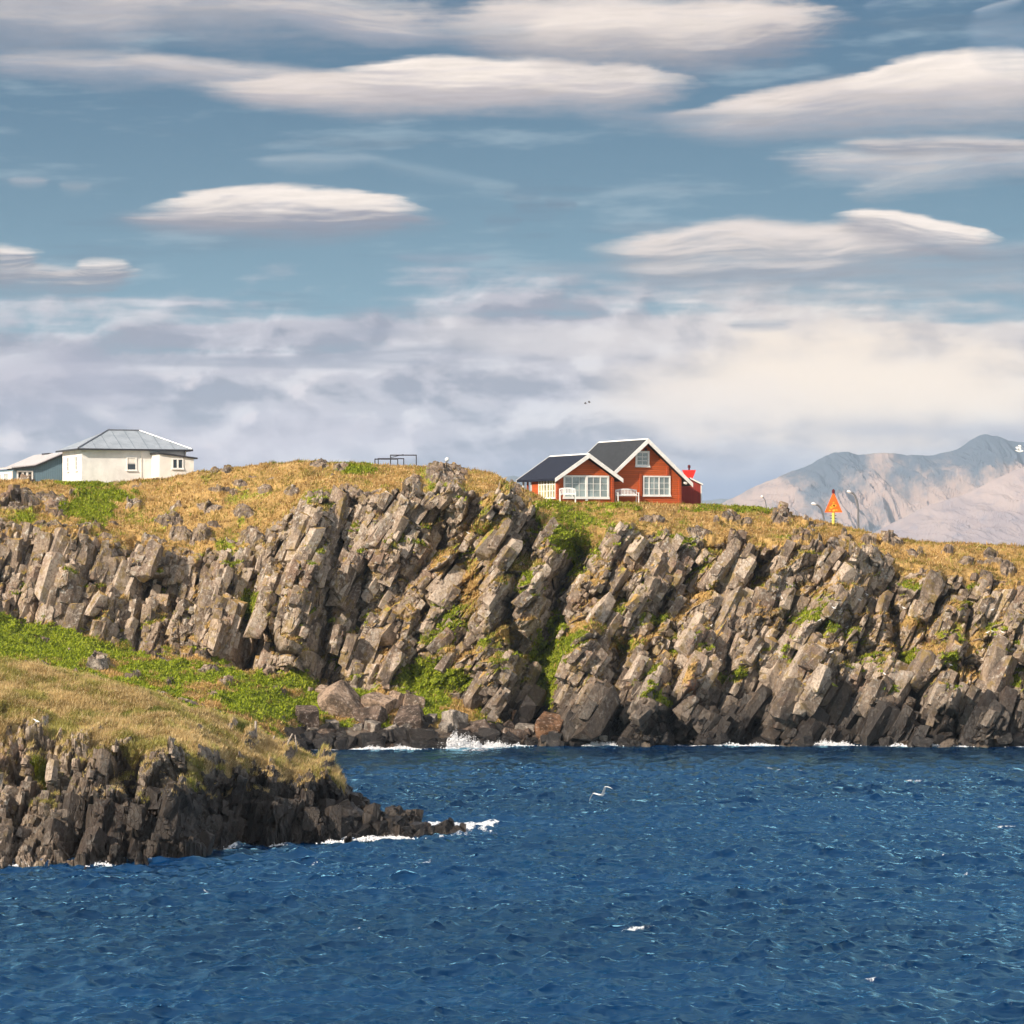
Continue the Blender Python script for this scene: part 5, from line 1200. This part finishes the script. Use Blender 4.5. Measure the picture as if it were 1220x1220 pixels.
cu = t.n('ShaderNodeCombineXYZ'); t.put(cu.inputs[0], t.m('DIVIDE', t.m('SUBTRACT', U, float(U0)), float(U1-U0))); t.put(cu.inputs[1], t.m('DIVIDE', t.m('SUBTRACT', float(V1), V), float(V1-V0)))
front = t.m('GREATER_THAN', sp.outputs[1], 0.)
t.put(ti.inputs[0], cu.outputs[0])
col = t.mix(t.m('MULTIPLY', ti.outputs['Alpha'], front), col, ti.outputs['Color'])
lift = t.m('MULTIPLY_ADD', t.ss(V, 200., 520.), .15, 1.)
vl = t.n('ShaderNodeVectorMath', operation='SCALE'); t.put(vl.inputs[0], col); t.put(vl.inputs['Scale'], lift)
t.put(bg.inputs['Color'], vl.outputs[0])
world.cycles.sampling_method = 'MANUAL'; world.cycles.sample_map_resolution = 512
# sun
sd_ = Vector((math.sin(AZ)*math.cos(EL), math.cos(AZ)*math.cos(EL), math.sin(EL)))
ld = bpy.data.lights.new('sun', 'SUN'); ld.energy = 4.6; ld.angle = R(.5); ld.color = (1., .86, .70)
lo = bpy.data.objects.new('sun', ld); C.objects.link(lo); lo.rotation_euler = sd_.to_track_quat('Z', 'Y').to_euler()

# ---- air
if HAZE:
    hz_ = MB().box(-4500, 4500, -700, 9600, -14, 420).build('haze', [])
    hm = bpy.data.materials.new('haze'); hm.use_nodes = True; nt = hm.node_tree; nt.nodes.clear()
    ou = nt.nodes.new('ShaderNodeOutputMaterial'); pv = nt.nodes.new('ShaderNodeVolumePrincipled'); pv.inputs['Density'].default_value = 6.5e-5
    pv.inputs['Color'].default_value = (.62, .80, 1., 1); nt.links.new(pv.outputs[0], ou.inputs['Volume']); hz_.data.materials.append(hm); tag(hz_, kind='stuff')

# ================================================================== camera
cd = bpy.data.cameras.new('camera'); cam = bpy.data.objects.new('camera', cd); C.objects.link(cam)
cam.location = (0, 0, CAMH); cam.rotation_euler = (R(90), 0, 0)
cd.sensor_width = 36; cd.lens = 36*F/1220; cd.shift_y = (HY-610)/1220; cd.clip_end = 30000; cd.clip_start = .5
sc = bpy.context.scene; sc.camera = cam
sc.view_settings.view_transform = 'Standard'; sc.view_settings.look = 'None'; sc.view_settings.exposure = EXPO; sc.view_settings.gamma = 1
sc.render.engine = 'CYCLES'; sc.cycles.max_bounces = 5; sc.cycles.diffuse_bounces = 2; sc.cycles.glossy_bounces = 2; sc.cycles.volume_bounces = 0
sc.cycles.sample_clamp_indirect = 6; sc.cycles.use_adaptive_sampling = True; sc.cycles.adaptive_threshold = .03

import time
